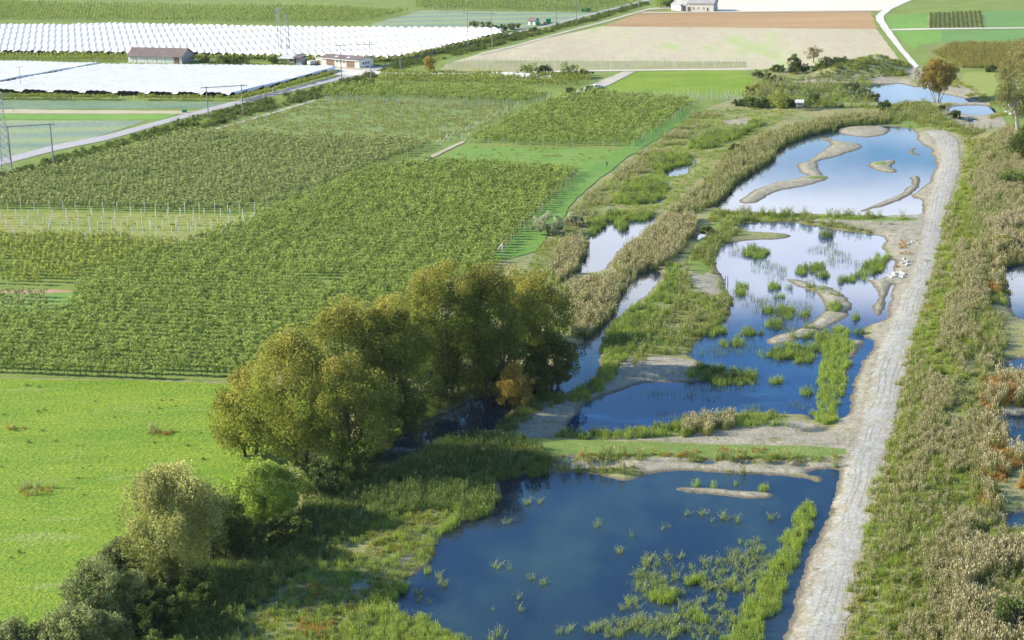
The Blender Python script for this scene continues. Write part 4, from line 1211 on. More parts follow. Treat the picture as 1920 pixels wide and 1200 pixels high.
def rowstuff(name, label, cat, pr, poly, sp, st, s0, s1, thr=0.3):
    x, y = rows(GA(poly), sp, st, ang, rng_o)
    k_ = fbm(x, y, 5.0, 33, 3) > thr
    stuff(name, label, cat, pr, x[k_], y[k_], np.full(int(k_.sum()), 0.7), s0, s1, rng_o)
rowstuff('young_orchard', 'small young plants in thin rows of the trellis orchard', 'plants', P_HERB + P_LGRASS[:1], [(365,252),(590,192),(700,187),(975,199),(872,261),(800,265),(450,254)], 3.4, 1.5, 0.7, 1.3, 0.34)
rowstuff('cut_rows', 'low stubby green growth in rows on the cleared orchard gap', 'plants', P_LGRASS + P_HERB[:1], [(810,305),(872,274),(1165,283),(1085,320),(900,318)], 3.4, 1.3, 0.5, 1.0, 0.4)
rowstuff('weedy_rows', 'green and yellowish weeds in rows between the white posts', 'weeds', P_GRASS + P_HERB[:1], [(-60,400),(500,404),(440,444),(350,456),(-60,445)], 3.4, 1.2, 0.4, 0.9, 0.4)

# ------------------------------------------------------------------ trees and bushes
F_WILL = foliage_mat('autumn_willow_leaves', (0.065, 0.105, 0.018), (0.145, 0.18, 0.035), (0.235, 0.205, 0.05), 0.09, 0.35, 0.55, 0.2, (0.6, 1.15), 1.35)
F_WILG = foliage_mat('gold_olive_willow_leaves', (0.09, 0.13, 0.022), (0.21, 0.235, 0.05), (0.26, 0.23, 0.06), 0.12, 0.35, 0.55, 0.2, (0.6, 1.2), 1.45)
F_ORNG = foliage_mat('orange_willow_leaves', (0.14, 0.14, 0.03), (0.23, 0.19, 0.045), (0.31, 0.225, 0.06), 0.1, 0.35, 0.4, 0.2, (0.4, 1.1), 1.25)
F_BIRCH = foliage_mat('pale_birch_leaves', (0.14, 0.175, 0.055), (0.25, 0.27, 0.10), (0.33, 0.33, 0.15), 0.12, 0.35, 0.45, 0.2, (0.4, 1.2), 1.3)
F_LIME = foliage_mat('fresh_green_leaves', (0.12, 0.20, 0.03), (0.23, 0.32, 0.06), (0.32, 0.40, 0.10), 0.12, 0.35, 0.5, 0.2, (0.5, 1.2), 1.2)
F_GREYB = foliage_mat('grey_willow_leaves', (0.07, 0.105, 0.04), (0.15, 0.19, 0.075), (0.26, 0.285, 0.14), 0.12, 0.25, 0.5, 0.2, (0.6, 1.2), 1.2)
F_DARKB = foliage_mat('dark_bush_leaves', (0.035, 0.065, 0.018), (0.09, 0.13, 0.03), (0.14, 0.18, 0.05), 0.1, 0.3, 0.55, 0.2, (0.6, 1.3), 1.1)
F_SILV = foliage_mat('silvery_leaves', (0.16, 0.2, 0.13), (0.28, 0.32, 0.23), (0.38, 0.41, 0.31), 0.1, 0.25, 0.4, 0.2, gain=1.2)
F_THINB = foliage_mat('thin_bare_twigs', (0.17, 0.15, 0.08), (0.25, 0.21, 0.11), None, 0.1, 0.2, 0.4, 0.2, gain=1.2)
F_FADE = foliage_mat('fading_olive_leaves', (0.12, 0.14, 0.05), (0.2, 0.21, 0.085), (0.24, 0.22, 0.1), 0.1, 0.3, 0.4, 0.2, gain=1.2)

def tree(name, label, cat, px, py, h, r, mat, nleaf=9000, size=0.4, h0=0.12, nclump=60, taper=0.45, stems=1, bark=None, group=None, seed=0, ry=None, csize=0.3, hollow=0.5, z=None, spread=0.35, droop=0.6, lean=(0, 0)):
    r_ = np.random.default_rng(1000 + seed)
    if nleaf > 7000:
        nleaf = int(nleaf * 1.5)
        size *= 0.8
        nclump = int(nclump * 2.2)
        csize *= 0.72
    x, y, _z = G(px, py, 0.6)
    zz_ = 0.6 if z is None else z
    if z is None:
        zz_ = max(0.0, float(land(np.array([x]), np.array([y]))[0][0])) - 0.05
    o = empty(name, (x, y, zz_))
    V, F, at, C = crown(h * h0, h, r, ry or r, nclump, nleaf, size, r_, taper, csize, hollow, droop)
    V[:, 0] += lean[0] * (V[:, 2] / h)
    V[:, 1] += lean[1] * (V[:, 2] / h)
    C[:, 0] += lean[0] * (C[:, 2] / h)
    C[:, 1] += lean[1] * (C[:, 2] / h)
    obj('crown', mesh_np('crown', V, F, at, mat), o)
    mb = MB()
    C = C[r_.permutation(len(C))]
    rt_ = 0.018 * h + 0.05
    for s_ in range(stems):
        a = 2 * math.pi * s_ / stems + r_.uniform(-0.4, 0.4)
        b = 0.0 if stems == 1 else r * 0.12
        base = Vector((b * math.cos(a), b * math.sin(a), -0.3))
        tgt = Vector((spread * r * math.cos(a) * (stems > 1) + lean[0] * 0.7, spread * r * math.sin(a) * (stems > 1) + lean[1] * 0.7, h * 0.72))
        mid = base.lerp(tgt, 0.45) + Vector((r_.normal(0, 0.04 * r), r_.normal(0, 0.04 * r), 0))
        rr = rt_ / math.sqrt(stems) * 1.15
        mb.tube([base, base.lerp(mid, 0.5) + Vector((0.1, 0.05, 0)), mid, mid.lerp(tgt, 0.5), tgt], [rr * 1.2, rr, rr * 0.8, rr * 0.5, rr * 0.2], 6)
        for c in C[s_::stems][:max(4, 14 // stems)]:
            f = min(0.85, max(0.25, (c[2] / h) * 0.75))
            st_ = base.lerp(mid, f / 0.5) if f < 0.5 else mid.lerp(tgt, (f - 0.5) / 0.5)
            c = Vector(c)
            m_ = st_.lerp(c, 0.5) + Vector((0, 0, 0.05 * h))
            mb.tube([st_, m_, c], [rr * 0.4, rr * 0.26, rr * 0.1], 4, False)
    mb.build('trunk', bark or M_BARK, o)
    return tag(o, label, cat, group)

T = tree
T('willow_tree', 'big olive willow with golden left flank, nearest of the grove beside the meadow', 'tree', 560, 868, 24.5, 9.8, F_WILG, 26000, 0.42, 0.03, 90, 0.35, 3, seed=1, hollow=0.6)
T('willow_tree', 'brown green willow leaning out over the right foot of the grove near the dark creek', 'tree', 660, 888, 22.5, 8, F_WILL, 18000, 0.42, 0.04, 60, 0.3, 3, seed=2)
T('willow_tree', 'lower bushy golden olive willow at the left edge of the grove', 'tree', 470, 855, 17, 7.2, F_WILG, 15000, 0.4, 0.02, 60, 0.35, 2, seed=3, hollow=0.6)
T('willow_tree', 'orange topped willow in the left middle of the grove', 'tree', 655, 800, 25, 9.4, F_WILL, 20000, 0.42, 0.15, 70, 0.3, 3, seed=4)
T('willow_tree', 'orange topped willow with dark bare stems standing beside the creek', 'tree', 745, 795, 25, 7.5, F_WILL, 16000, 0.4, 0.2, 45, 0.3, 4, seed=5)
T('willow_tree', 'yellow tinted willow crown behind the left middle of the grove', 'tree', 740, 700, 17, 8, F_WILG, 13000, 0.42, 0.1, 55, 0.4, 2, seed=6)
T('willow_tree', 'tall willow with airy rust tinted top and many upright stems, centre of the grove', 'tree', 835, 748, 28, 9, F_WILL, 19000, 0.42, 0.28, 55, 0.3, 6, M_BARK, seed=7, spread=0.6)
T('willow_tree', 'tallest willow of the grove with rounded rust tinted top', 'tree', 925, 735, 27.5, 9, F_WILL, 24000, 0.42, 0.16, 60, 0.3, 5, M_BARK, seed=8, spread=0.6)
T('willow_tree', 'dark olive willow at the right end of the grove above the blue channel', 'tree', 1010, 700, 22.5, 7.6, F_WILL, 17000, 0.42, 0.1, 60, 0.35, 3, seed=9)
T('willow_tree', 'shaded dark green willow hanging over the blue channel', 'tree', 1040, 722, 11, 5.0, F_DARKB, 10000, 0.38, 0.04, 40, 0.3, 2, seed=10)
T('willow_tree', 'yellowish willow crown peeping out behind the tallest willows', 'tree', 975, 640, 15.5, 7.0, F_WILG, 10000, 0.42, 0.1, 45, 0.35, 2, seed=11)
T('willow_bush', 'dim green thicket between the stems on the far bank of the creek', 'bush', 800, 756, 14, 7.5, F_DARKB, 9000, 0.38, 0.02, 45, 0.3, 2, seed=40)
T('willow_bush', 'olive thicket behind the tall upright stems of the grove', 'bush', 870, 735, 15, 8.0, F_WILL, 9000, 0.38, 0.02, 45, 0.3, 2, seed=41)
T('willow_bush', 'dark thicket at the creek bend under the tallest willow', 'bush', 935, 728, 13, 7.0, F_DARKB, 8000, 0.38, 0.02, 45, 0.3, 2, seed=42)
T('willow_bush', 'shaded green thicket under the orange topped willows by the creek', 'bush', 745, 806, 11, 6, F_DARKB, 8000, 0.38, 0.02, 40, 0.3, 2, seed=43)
T('willow_bush', 'olive thicket on the meadow side of the grove behind the stems', 'bush', 790, 700, 12, 7.5, F_WILG, 9000, 0.42, 0.02, 45, 0.3, 2, seed=44)
T('willow_bush', 'small rusty orange willow bush at the water edge in front of the grove', 'bush', 965, 762, 9.0, 4.0, F_ORNG, 9000, 0.3, 0.03, 40, 0.35, 3, seed=12)
T('willow_bush', 'bright green bush lit from the left under the willow stems', 'bush', 720, 820, 6.0, 4.0, F_LIME, 4500, 0.35, 0.03, 30, 0.3, 2, seed=13)
T('willow_bush', 'dark green waterside bush below the tallest willow', 'bush', 1005, 735, 7.0, 4.0, F_DARKB, 5000, 0.35, 0.02, 30, 0.3, 2, seed=14)
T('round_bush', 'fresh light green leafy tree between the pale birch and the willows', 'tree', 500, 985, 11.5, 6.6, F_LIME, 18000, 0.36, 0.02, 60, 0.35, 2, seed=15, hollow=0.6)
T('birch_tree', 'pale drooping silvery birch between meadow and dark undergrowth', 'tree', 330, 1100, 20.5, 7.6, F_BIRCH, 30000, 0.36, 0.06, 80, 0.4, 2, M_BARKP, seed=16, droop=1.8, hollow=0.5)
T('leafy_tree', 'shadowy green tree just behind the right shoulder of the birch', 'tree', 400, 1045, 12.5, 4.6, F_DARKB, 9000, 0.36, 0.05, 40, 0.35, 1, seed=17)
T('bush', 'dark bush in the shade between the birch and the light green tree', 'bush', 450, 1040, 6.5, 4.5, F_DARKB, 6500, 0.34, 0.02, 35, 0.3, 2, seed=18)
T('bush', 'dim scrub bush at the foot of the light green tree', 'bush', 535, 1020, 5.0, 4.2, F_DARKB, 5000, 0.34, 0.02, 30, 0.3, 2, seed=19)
T('grey_willow', 'broad grey leaved willow bush at the lower left beside the birch', 'bush', 195, 1185, 11.0, 6.8, F_GREYB, 17000, 0.34, 0.02, 60, 0.3, 3, seed=20)
T('grey_willow', 'grey green willow bush cut by the bottom edge of the picture', 'bush', 150, 1265, 10.5, 6.5, F_GREYB, 17000, 0.34, 0.02, 60, 0.3, 3, seed=21)
T('grey_willow', 'green grey bush in the very bottom left corner', 'bush', 25, 1270, 9.0, 5.5, F_GREYB, 12000, 0.34, 0.02, 50, 0.3, 3, seed=22)
T('bush', 'dark undergrowth bush below the birch, left of the reeds', 'bush', 300, 1190, 7.0, 5.6, F_DARKB, 10000, 0.34, 0.02, 45, 0.3, 2, seed=23)
T('bush', 'low dark bush at the bottom edge beside the shaded reeds', 'bush', 300, 1275, 6.5, 5.5, F_DARKB, 8000, 0.34, 0.02, 40, 0.3, 2, seed=24)
T('bush', 'dark bush right below the birch crown', 'bush', 375, 1135, 5.5, 4.0, F_DARKB, 6000, 0.34, 0.02, 35, 0.3, 2, seed=25)
T('grey_willow', 'thin grey shrub between meadow and birch on its left side', 'bush', 235, 1095, 8.0, 4.0, F_GREYB, 8000, 0.32, 0.02, 35, 0.35, 2, seed=26)
T('bush', 'dark scrub filling the gap beneath the nearest willows', 'bush', 600, 925, 6.0, 5.0, F_DARKB, 6000, 0.36, 0.02, 35, 0.3, 2, seed=27)
T('bush', 'shaded green scrub at the creek edge below the left willows', 'bush', 670, 900, 6.0, 4.5, F_DARKB, 5500, 0.36, 0.02, 30, 0.3, 2, seed=28)
T('silver_bush', 'silvery grey bush at the end of the mown verge', 'bush', 1032, 440, 6.0, 5.0, F_SILV, 6000, 0.3, 0.02, 35, 0.3, 2, seed=30)
T('silver_bush', 'smaller silvery bush right of its larger neighbour on the old ditch', 'bush', 1078, 422, 3.8, 3.2, F_SILV, 3000, 0.3, 0.02, 25, 0.3, 2, seed=31)
T('lone_tree', 'lone orange brown willow on several pale stems beside the far pond', 'tree', 1757, 187, 16.5, 7.6, F_ORNG, 20000, 0.4, 0.2, 75, 0.35, 6, M_BARKP, seed=32, spread=0.7)
T('tall_tree', 'large thin leaved greyish tree rising at the right edge', 'tree', 1915, 255, 33, 9.5, F_FADE, 15000, 0.5, 0.1, 80, 0.4, 2, M_BARKP, seed=33)
T('leafy_tree', 'green tree at the right edge below the large greyish tree', 'tree', 1935, 310, 13, 6, F_DARKB, 7000, 0.45, 0.03, 45, 0.35, 1, seed=34)
T('conifer_bush', 'dark pointed tree at the edge of the tan stubble field', 'tree', 1488, 138, 9.0, 3.4, F_DARKB, 3500, 0.4, 0.04, 30, 0.85, 1, seed=35, hollow=0.3)
T('bare_tree', 'round thin brownish tree behind the dark pointed tree', 'tree', 1525, 118, 7.5, 3.6, F_THINB, 2500, 0.3, 0.2, 30, 0.3, 1, seed=36)
FARB = [
 (1506,136,4.5,3.6,'dark bush right beside the pointed tree', F_DARKB), (1550,138,5.0,4.6,'dark round bush at the left end of the spoil mound', F_DARKB),
 (1575,135,3.6,3.8,'low dark bush against the spoil mound', F_DARKB), (1535,132,3.5,3.2,'small green bush between stubble field and pond', F_SHRUB),
 (1422,146,4.2,4.4,'grey green bush at the corner of the bright hay field', F_GREYB), (1440,152,3.5,3.6,'dark bush trailing right of the hay field corner', F_DARKB),
 (1458,135,3.2,3.6,'low olive bush left of the pointed tree', F_SHRUB), (1412,178,4.6,4.4,'yellow green bush below the hay field corner', F_HERB),
 (1464,203,8.0,3.6,'leafy green tree left of the little hide', F_HERB), (1518,203,8.0,3.8,'green tree right of the little hide', F_SHRUB),
 (1430,202,4.0,4.2,'dark green bush in the row left of the hide', F_DARKB), (1405,200,3.8,4.0,'bush in the row at the end of the trellis', F_SHRUB),
 (1482,201,3.2,2.6,'small dark bush squeezed beside the hide', F_DARKB), (1387,199,3.0,2.8,'leftmost low bush of the row by the trellis', F_DARKB),
 (1596,172,5.0,4.0,'round grey brown bush standing in the far pond', F_GREYB), (1622,183,4.6,4.2,'second grey brown bush at the far pond margin', F_GREYB),
 (1640,186,3.0,2.6,'small brownish bush at the water beside the two grey brown bushes', F_GREYB), (1659,207,4.0,2.6,'small dark bush at the foot of the far pond', F_DARKB),
 (1790,222,3.2,2.8,'small dark bush below the oval pond', F_DARKB), (1765,207,2.0,1.6,'tiny dark bush left of the oval pond', F_DARKB),
 (1000,141,5.5,7.0,'broad green bush behind the white tunnel', F_SHRUB), (1022,140,4.6,4.5,'dark bush behind the right end of the white tunnel', F_DARKB), (1066,143,6.0,5.2,'leafy bush right of the white tunnel', F_SHRUB), (1095,147,4.0,4.2,'bush at the corner of the gravel track', F_DARKB),
 (806,134,7.0,3.0,'brownish autumn bush beside the cross track bridge', F_ORNG), (1108,176,3.6,3.8,'grey bush beside the gravel track end', F_GREYB), (1070,177,3.2,2.2,'dark little bush left of the gravel track end', F_DARKB),
 (1239,14,8.0,5.4,'yellow green tree left of the farmhouse', F_LIME), (1252,13,6.0,3.4,'dark tree touching the farmhouse wing', F_DARKB),
 (940,60,4.2,5.0,'dark bush at the tip of the upper white net', F_DARKB), (962,56,4.0,4.4,'round bush beside the road at the net tip', F_SHRUB), (915,54,3.5,4.6,'green bush behind the upper white net', F_SHRUB), (892,50,3.2,4.6,'low green bush at the back of the upper net', F_SHRUB),
 (415,121,4.6,4.6,'dark bush between the barn and the tunnels end', F_DARKB), (450,121,5.0,5.2,'broad dark bush behind the lower white net', F_DARKB), (432,119,3.6,4.0,'small bush between two dark bushes behind the net', F_SHRUB), (384,118,3.2,2.4,'little green bush right of the long barn', F_SHRUB), (513,119,4.2,3.4,'green bush left of the open lean-to', F_SHRUB), (565,66,2.8,3.6,'small dark bush on the far edge of the upper net', F_DARKB),
 (1380,283,2.6,3.4,'dark bush amid the reeds left of the upper pond', F_DARKB), (1330,438,2.6,2.4,'dark clump of bush in the buff reeds above the middle pond', F_DARKB), (1858,135,3.4,3.4,'dark bush at the rim of the maize field', F_DARKB), (1880,470,3.8,3.0,'olive bush on the right embankment near the edge pond', F_HERB),
 (1905,1190,5.0,4.6,'dark green bush in the lower right corner', F_DARKB), (1895,350,4.4,3.6,'olive bush on the embankment below the right edge trees', F_SHRUB), (1475,14,3.0,3.0,'', None)]
for i, (px_, py_, h_, r_2, lb, mt) in enumerate(FARB):
    if mt is None: continue
    big = pxm(px_, py_) > 5.5
    T('bush' if h_ < 6.5 else 'tree', lb, 'bush' if h_ < 6.5 else 'tree', px_, py_, h_, r_2, mt, 3500 if big else 1500, 0.32 if big else 0.45, 0.02, 26, 0.35, 1, seed=60 + i, csize=0.4, hollow=0.4)
# round tussock in the middle pond
x, y, _ = G(1549, 443, 0)
V, F, at = join([tuft(220, 1.9, 2.2, 0.09, 0.25, np.random.default_rng(4), 0.2), tuft(60, 2.4, 1.3, 0.09, 0.6, np.random.default_rng(6), 0.1)])
tag(obj('tussock', mesh_np('tussock', V, F, at, F_DARKR), None, (x, y, -0.1)), 'round dark green tussock alone in the pale middle pond', 'tussock')

# ------------------------------------------------------------------ crop nets
M_NET = NT('white_net')
_p = M_NET.pos()
M_NET.b.inputs['Roughness'].default_value = 0.6
M_NET.base(M_NET.mul(M_NET.mix(M_NET.ramp(M_NET.noise(_p, 0.25, 4), 0.4, 0.6), (0.67, 0.635, 0.585), (0.76, 0.725, 0.67)), M_NET.ramp(M_NET.noise(_p, 2.0, 3), 0.3, 0.7, 0.95, 1.05)))
M_NET = M_NET.m
M_POSTW = paint('concrete_post', (0.68, 0.65, 0.60), 0.85, 0.15, 4)
M_POSTD = paint('weathered_post', (0.34, 0.31, 0.27), 0.85, 0.25, 4)
def net(poly, label, az, per, z0, amp, posts, zig=0.0, zper=8.0, skirt=0.8):
    P = GA(poly, z0)
    o = empty('crop_net', (0, 0, 0))
    ca, sa = math.cos(az), math.sin(az)      # ridge direction
    # sheet cells over the outline
    lo, hi = P.min(0), P.max(0)
    U = P @ np.array([-sa, ca]) * -1          # across
    W_ = P @ np.array([ca, sa])               # along ridge
    du = per / 6.0
    dw = zper / 4.0
    us = np.arange(U.min() - du, U.max() + du, du)
    ws = np.arange(W_.min() - dw, W_.max() + dw, dw)
    UU, WW = np.meshgrid(us, ws, indexing='ij')
    x = UU * sa + WW * ca
    y = -UU * ca + WW * sa
    ph = UU / per + zig * np.sin(2 * math.pi * WW / 26.0)
    fr = ph - np.floor(ph)
    ridge = np.abs(fr - 0.5) * 2
    z = z0 + amp * ridge ** 1.2 - 0.12 * amp * (0.5 - 0.5 * np.cos(2 * math.pi * WW / zper)) + 0.25 * amp * (fbm(x, y, 6, 3, 3) - 0.5)
    d = sdf(x.ravel(), y.ravel(), P, 3.0).reshape(x.shape)
    z = np.where(d > -0.15 * per, z - skirt * np.clip((d + 0.15 * per) / (0.15 * per), 0, 1), z)
    nr, nc = x.shape
    idx = np.arange(nr * nc).reshape(nr, nc)
    F = np.stack([idx[:-1, :-1], idx[:-1, 1:], idx[1:, 1:], idx[1:, :-1]], -1).reshape(-1, 4)
    keep = (d.ravel() < 0.2)[F].all(1)
    F = F[keep]
    used, inv = np.unique(F.ravel(), return_inverse=True)
    V = np.stack([x.ravel(), y.ravel(), z.ravel()], 1)[used]
    obj('net_cover', mesh_np('net_cover', V, inv.reshape(-1, 4), None, M_NET), o)
    m = MB().tube([(0, 0, 0), (0, 0, z0 + amp * 0.5 - 0.6)], 0.09, 5).mesh('post', M_POSTW)
    for (a, b, n) in posts:
        A, B = GA([a, b], 0.6)
        for i in range(n):
            q = A + (B - A) * i / max(1, n - 1)
            obj('post', m, o, (q[0], q[1], 0.6))
    return tag(o, label, 'crop net')
net([(-80,40),(0,45),(140,46),(135,44.5),(215,43),(550,49.5),(940,52),(942,62),(760,105),(725,108),(480,104),(420,101),(0,96),(-80,95)], 'vast white zigzag ridged net over the far orchard', math.radians(90 + 12.7), 3.3, 2.8, 0.75, [((0,107),(470,114),14), ((500,115),(740,117),12), ((770,112),(942,70),10)], 0.1, 13)
net([(-80,112),(0,113),(188,117.5),(0,150.5),(-80,165)], 'small triangular white net at the left edge', math.radians(90 - 24.3), 3.0, 2.6, 0.35, [((0,153),(180,121),8)], 0, 7)
net([(-80,168),(0,154),(190,119),(625,122.5),(632,126),(438,174.5),(300,173),(0,168),(-80,167)], 'wide smooth white net beside the farm road', math.radians(90 - 24.3), 3.0, 2.6, 0.35, [((5,186),(430,189),18), ((460,189),(630,141),8)], 0, 7)

# ------------------------------------------------------------------ trellis posts
posts = []     # px, py, height, lean px?, material, label, group
rp = np.random.default_rng(9)
def prow(a, b, n, h, mat, lab, grp, jit=1.0, r=0.05):
    for i in range(n):
        f = i / max(1, n - 1)
        posts.append((a[0] + (b[0] - a[0]) * f + rp.normal(0, jit), a[1] + (b[1] - a[1]) * f + rp.normal(0, jit * 0.2), h * rp.uniform(0.92, 1.06), mat, lab, grp, r))
for a, b, n in [((4,409),(460,409),20), ((10,422),(470,424),21), ((20,432),(470,432),20), ((2,441),(440,446),19), ((30,450),(330,456),12)]:
    prow(a, b, n, 2.7, M_POSTW, 'tall white trellis post in the weedy field without trees', 'white posts of the weedy field', 4.0, 0.12)
prow((15,397), (500,403), 20, 3.4, M_POSTW, 'white post along the lower edge of the left orchard', 'posts along the left orchard edge', 2, 0.08)
prow((942,476), (1078,334), 17, 3.2, M_POSTD, 'weathered post at the end of an orchard row beside the mown verge', 'row end posts of the near orchard', 1, 0.09)
prow((1186,280), (1293,206), 13, 3.2, M_POSTD, 'weathered row end post of the upper orchard', 'row end posts of the upper orchard', 1, 0.09)
prow((890,275), (1180,280), 12, 3.2, M_POSTD, 'post along the lower edge of the upper orchard', 'edge posts of the upper orchard', 2, 0.08)
prow((512,403), (800,285), 18, 3.2, M_POSTD, 'post along the slanting right edge of the left orchard', 'posts of the slanting orchard edge', 2, 0.08)
prow((985,202), (1034,188), 8, 3.2, M_POSTD, 'post at the right end of the narrow upper orchard', 'end posts of the narrow orchard', 1, 0.09)
for i in range(4):
    prow((1130,180 + i * 2.6), (1400 - i * 5,180 + i * 3.6), 26, 2.4, M_POSTW, 'pale trellis post below the bright hay field', 'trellis posts below the hay field', 1.5, 0.09)
for i in range(5):
    prow((850 - i * 4,116 + i * 3.6), (1400,114 + i * 3.2), 62, 2.4, M_POSTW, 'thin pale post of the trellis along the stubble field', 'trellis posts along the stubble field', 2.0, 0.07)
for i in range(11):
    f = i / 10
    prow((590 - 220 * f,192 + 62 * f), (975 - 110 * f,199 + 62 * f), 40, 2.3, M_POSTW, 'thin pale post in the young trellis orchard', 'posts of the young trellis orchard', 2.0, 0.055)
for i in range(3):
    prow((610,187 + i * 3), (975 - i * 25,197 + i * 4), 44, 2.8, M_POSTD, 'thin post at the foot of the narrow upper orchard', 'posts below the narrow upper orchard', 2, 0.07)
for i in range(3):
    prow((790,10 + i * 5), (1130,10 + i * 5), 60, 2.6, M_POSTW, 'tiny pale post in the far vineyard at the top', 'far vineyard posts', 2, 0.08)
prow((180,9), (420,14), 40, 2.6, M_POSTW, 'tiny pale post beyond the far orchard', 'far orchard posts', 2, 0.08)
def place_posts(lst):
    big = sorted(lst, key=lambda q: -pxm(q[0], q[1]) * q[2])
    ind, rest = big[:290], big[290:]
    cache = {}
    for px_, py_, h_, mat, lab, grp, r in ind:
        key = (mat.name, r)
        if key not in cache:
            cache[key] = MB().tube([(0, 0, -0.2), (0, 0, 0.5), (0.004, 0, 1)], [r, r, r * 0.85], 6).mesh('trellis_post', mat)
        x, y, _ = G(px_, py_)
        o = obj('trellis_post', cache[key], None, (x, y, 0.6), rp.uniform(0, 6))
        o.scale = (1, 1, h_)
        o.rotation_euler = (rp.normal(0, 0.02), rp.normal(0, 0.02), 0)
        tag(o, lab, 'post', grp)
    mb = MB()
    for px_, py_, h_, mat, lab, grp, r in rest:
        x, y, _ = G(px_, py_)
        mb.tube([(x, y, 0.5), (x, y, 0.6 + h_)], r, 4)
    tag(mb.build('distant_posts', M_POSTW), 'fine pale posts of the distant trellises and vineyards', 'posts', kind='stuff')
place_posts(posts)
def brace(px_, py_, h_, lab, dx, grp, r=0.09, mat=None):
    x, y, _ = G(px_, py_)
    o = empty('end_post', (x, y, 0.6))
    MB().tube([(0, 0, -0.2), (0, 0, h_)], r, 6).build('post', mat or M_POSTW, o)
    MB().tube([(dx, 0, -0.1), (dx * 0.05, r * 1.5, h_ * 0.93)], r * 0.8, 6).build('brace', mat or M_POSTW, o)
    tag(o, lab, 'end post', grp)
for i, (a, b) in enumerate([(364,459),(387,452),(405,447),(425,440),(442,433),(458,426),(477,417),(495,407)]):
    brace(a, b, 2.9, 'white A shaped end post at the right of the weedy post field', -1.8, 'white A shaped end posts')
brace(942, 480, 3.2, 'large braced post at the near corner of the mown verge', -2.6, None, 0.12)
brace(880, 266, 3.2, 'white braced post at the top of the short gravel track', -2.0, None, 0.1)
for i, (a, b) in enumerate([(826,272),(840,266),(852,260),(866,254),(880,247),(896,240),(914,230),(932,222),(952,213),(972,204)]):
    brace(a, b, 2.6, 'slanting braced end post along the right side of the young orchard', -2.2, 'slanting end posts of the young orchard', 0.06)
for (a, b) in [(915,131),(1040,131),(1127,130),(1145,131),(1265,128),(1318,127)]:
    brace(a, b, 2.8, 'pale braced end post on the cross track side of the stubble trellis', 1.6, 'braced posts along the cross track', 0.07)
for lb, (a, b) in (('brown stake at the left shore of the middle pond', (1360,535)), ('shorter reddish stake beside the brown one in the middle pond', (1364.5,530))):
    x, y, _ = G(a, b, 0)
    tag(MB().tube([(0, 0, -0.5), (0, 0, 1.6), (0, 0, 2.3 if a < 1362 else 1.5)], [0.09, 0.09, 0.07], 6).build('stake', paint('stake_wood', (0.16, 0.09, 0.05)), None, (x, y, 0)), lb, 'stake')

# ------------------------------------------------------------------ power poles
M_POLE = paint('grey_wood_pole', (0.23, 0.22, 0.205), 0.85, 0.2, 2)
M_STEEL = paint('galvanised_steel', (0.30, 0.32, 0.33), 0.5, 0.1, 2)
M_INS = paint('insulator', (0.16, 0.1, 0.08), 0.3, 0.1, 2)
def ins(o, x, z, h=0.45, side=-1):
    mb = MB()
    for k in range(4):
        zz_ = z + side * (0.08 + k * h / 4)
        mb.tube([(x, 0, zz_), (x, 0, zz_ + side * 0.05)], [0.11, 0.07], 8)
    mb.tube([(x, 0, z), (x, 0, z + side * h)], 0.025, 5)
    mb.build('insulator', M_INS, o)
def portal(a, b, h, hb, over, lab, r=0.19):
    A, B = GA([a, b])
    c = (A + B) / 2
    rz = math.atan2(B[1] - A[1], B[0] - A[0])
    L_ = np.linalg.norm(B - A) / 2
    o = empty('power_portal', (c[0], c[1], 0.6), rz)
    for s_ in (-1, 1):
        MB().tube([(s_ * L_, 0, -0.5), (s_ * L_, 0, h * 0.5), (s_ * L_, 0, h)], [r * 1.15, r, r * 0.75], 8).build('pole', M_POLE, o)
    MB().box((0, 0.0, hb), (2 * L_ + 2 * over, 0.16, 0.28)).build('crossbeam', M_POLE, o)
    for x_ in (-L_ - over + 0.2, -L_ * 0.33, L_ * 0.33, L_ + over - 0.2):
        ins(o, x_, hb - 0.14)
    return tag(o, lab, 'power pylon')
portal((22,317), (101,312), 14.2, 13.9, 1.5, 'weathered twin pole power portal at the left edge, nearest one', 0.24)
portal((391,222), (456,218), 12.0, 11.6, 2.2, 'twin pole power portal with long crossbeam straddling the ditch beside the wide net', 0.2)
portal((641,155), (696,153), 16.8, 15.6, 2.2, 'tall twin pole power portal in front of the farm sheds', 0.18)
portal((878,92), (923,92), 18.0, 16.6, 2.0, 'twin pole power portal beside the tip of the upper white net', 0.18)
portal((1043,47), (1081,48), 19.0, 18.0, 2.0, 'twin pole power portal right of the green containers', 0.2)
portal((1165,16), (1198,16), 19.0, 18.0, 2.0, 'farthest twin pole portal near the top edge', 0.2)
def pole(px_, py_, h_, lab, arm=1.2):
    x, y, _ = G(px_, py_)
    o = empty('power_pole', (x, y, 0.6))
    MB().tube([(0, 0, -0.4), (0, 0, h_)], [0.15, 0.1], 8).build('pole', M_POLE, o)
    if arm:
        MB().box((0, 0.12, h_ - 0.5), (arm * 2, 0.1, 0.14)).build('crossarm', M_POLE, o)
        ins(o, -arm + 0.1, h_ - 0.43, 0.35, 1)
        ins(o, arm - 0.1, h_ - 0.43, 0.35, 1)
    tag(o, lab, 'power pole')
pole(751,134,6.5, 'short wooden pole beside the road bridge near the brown bush', 0)
pole(51,119,10.0, 'thin dark pole between the two nets at the left', 1.6)
pole(40,168,10.0, 'thin pole rising out of the wide white net at the left', 1.6)
pole(16,70,8.0, 'thin pole standing in the far net at the upper left', 1.6)
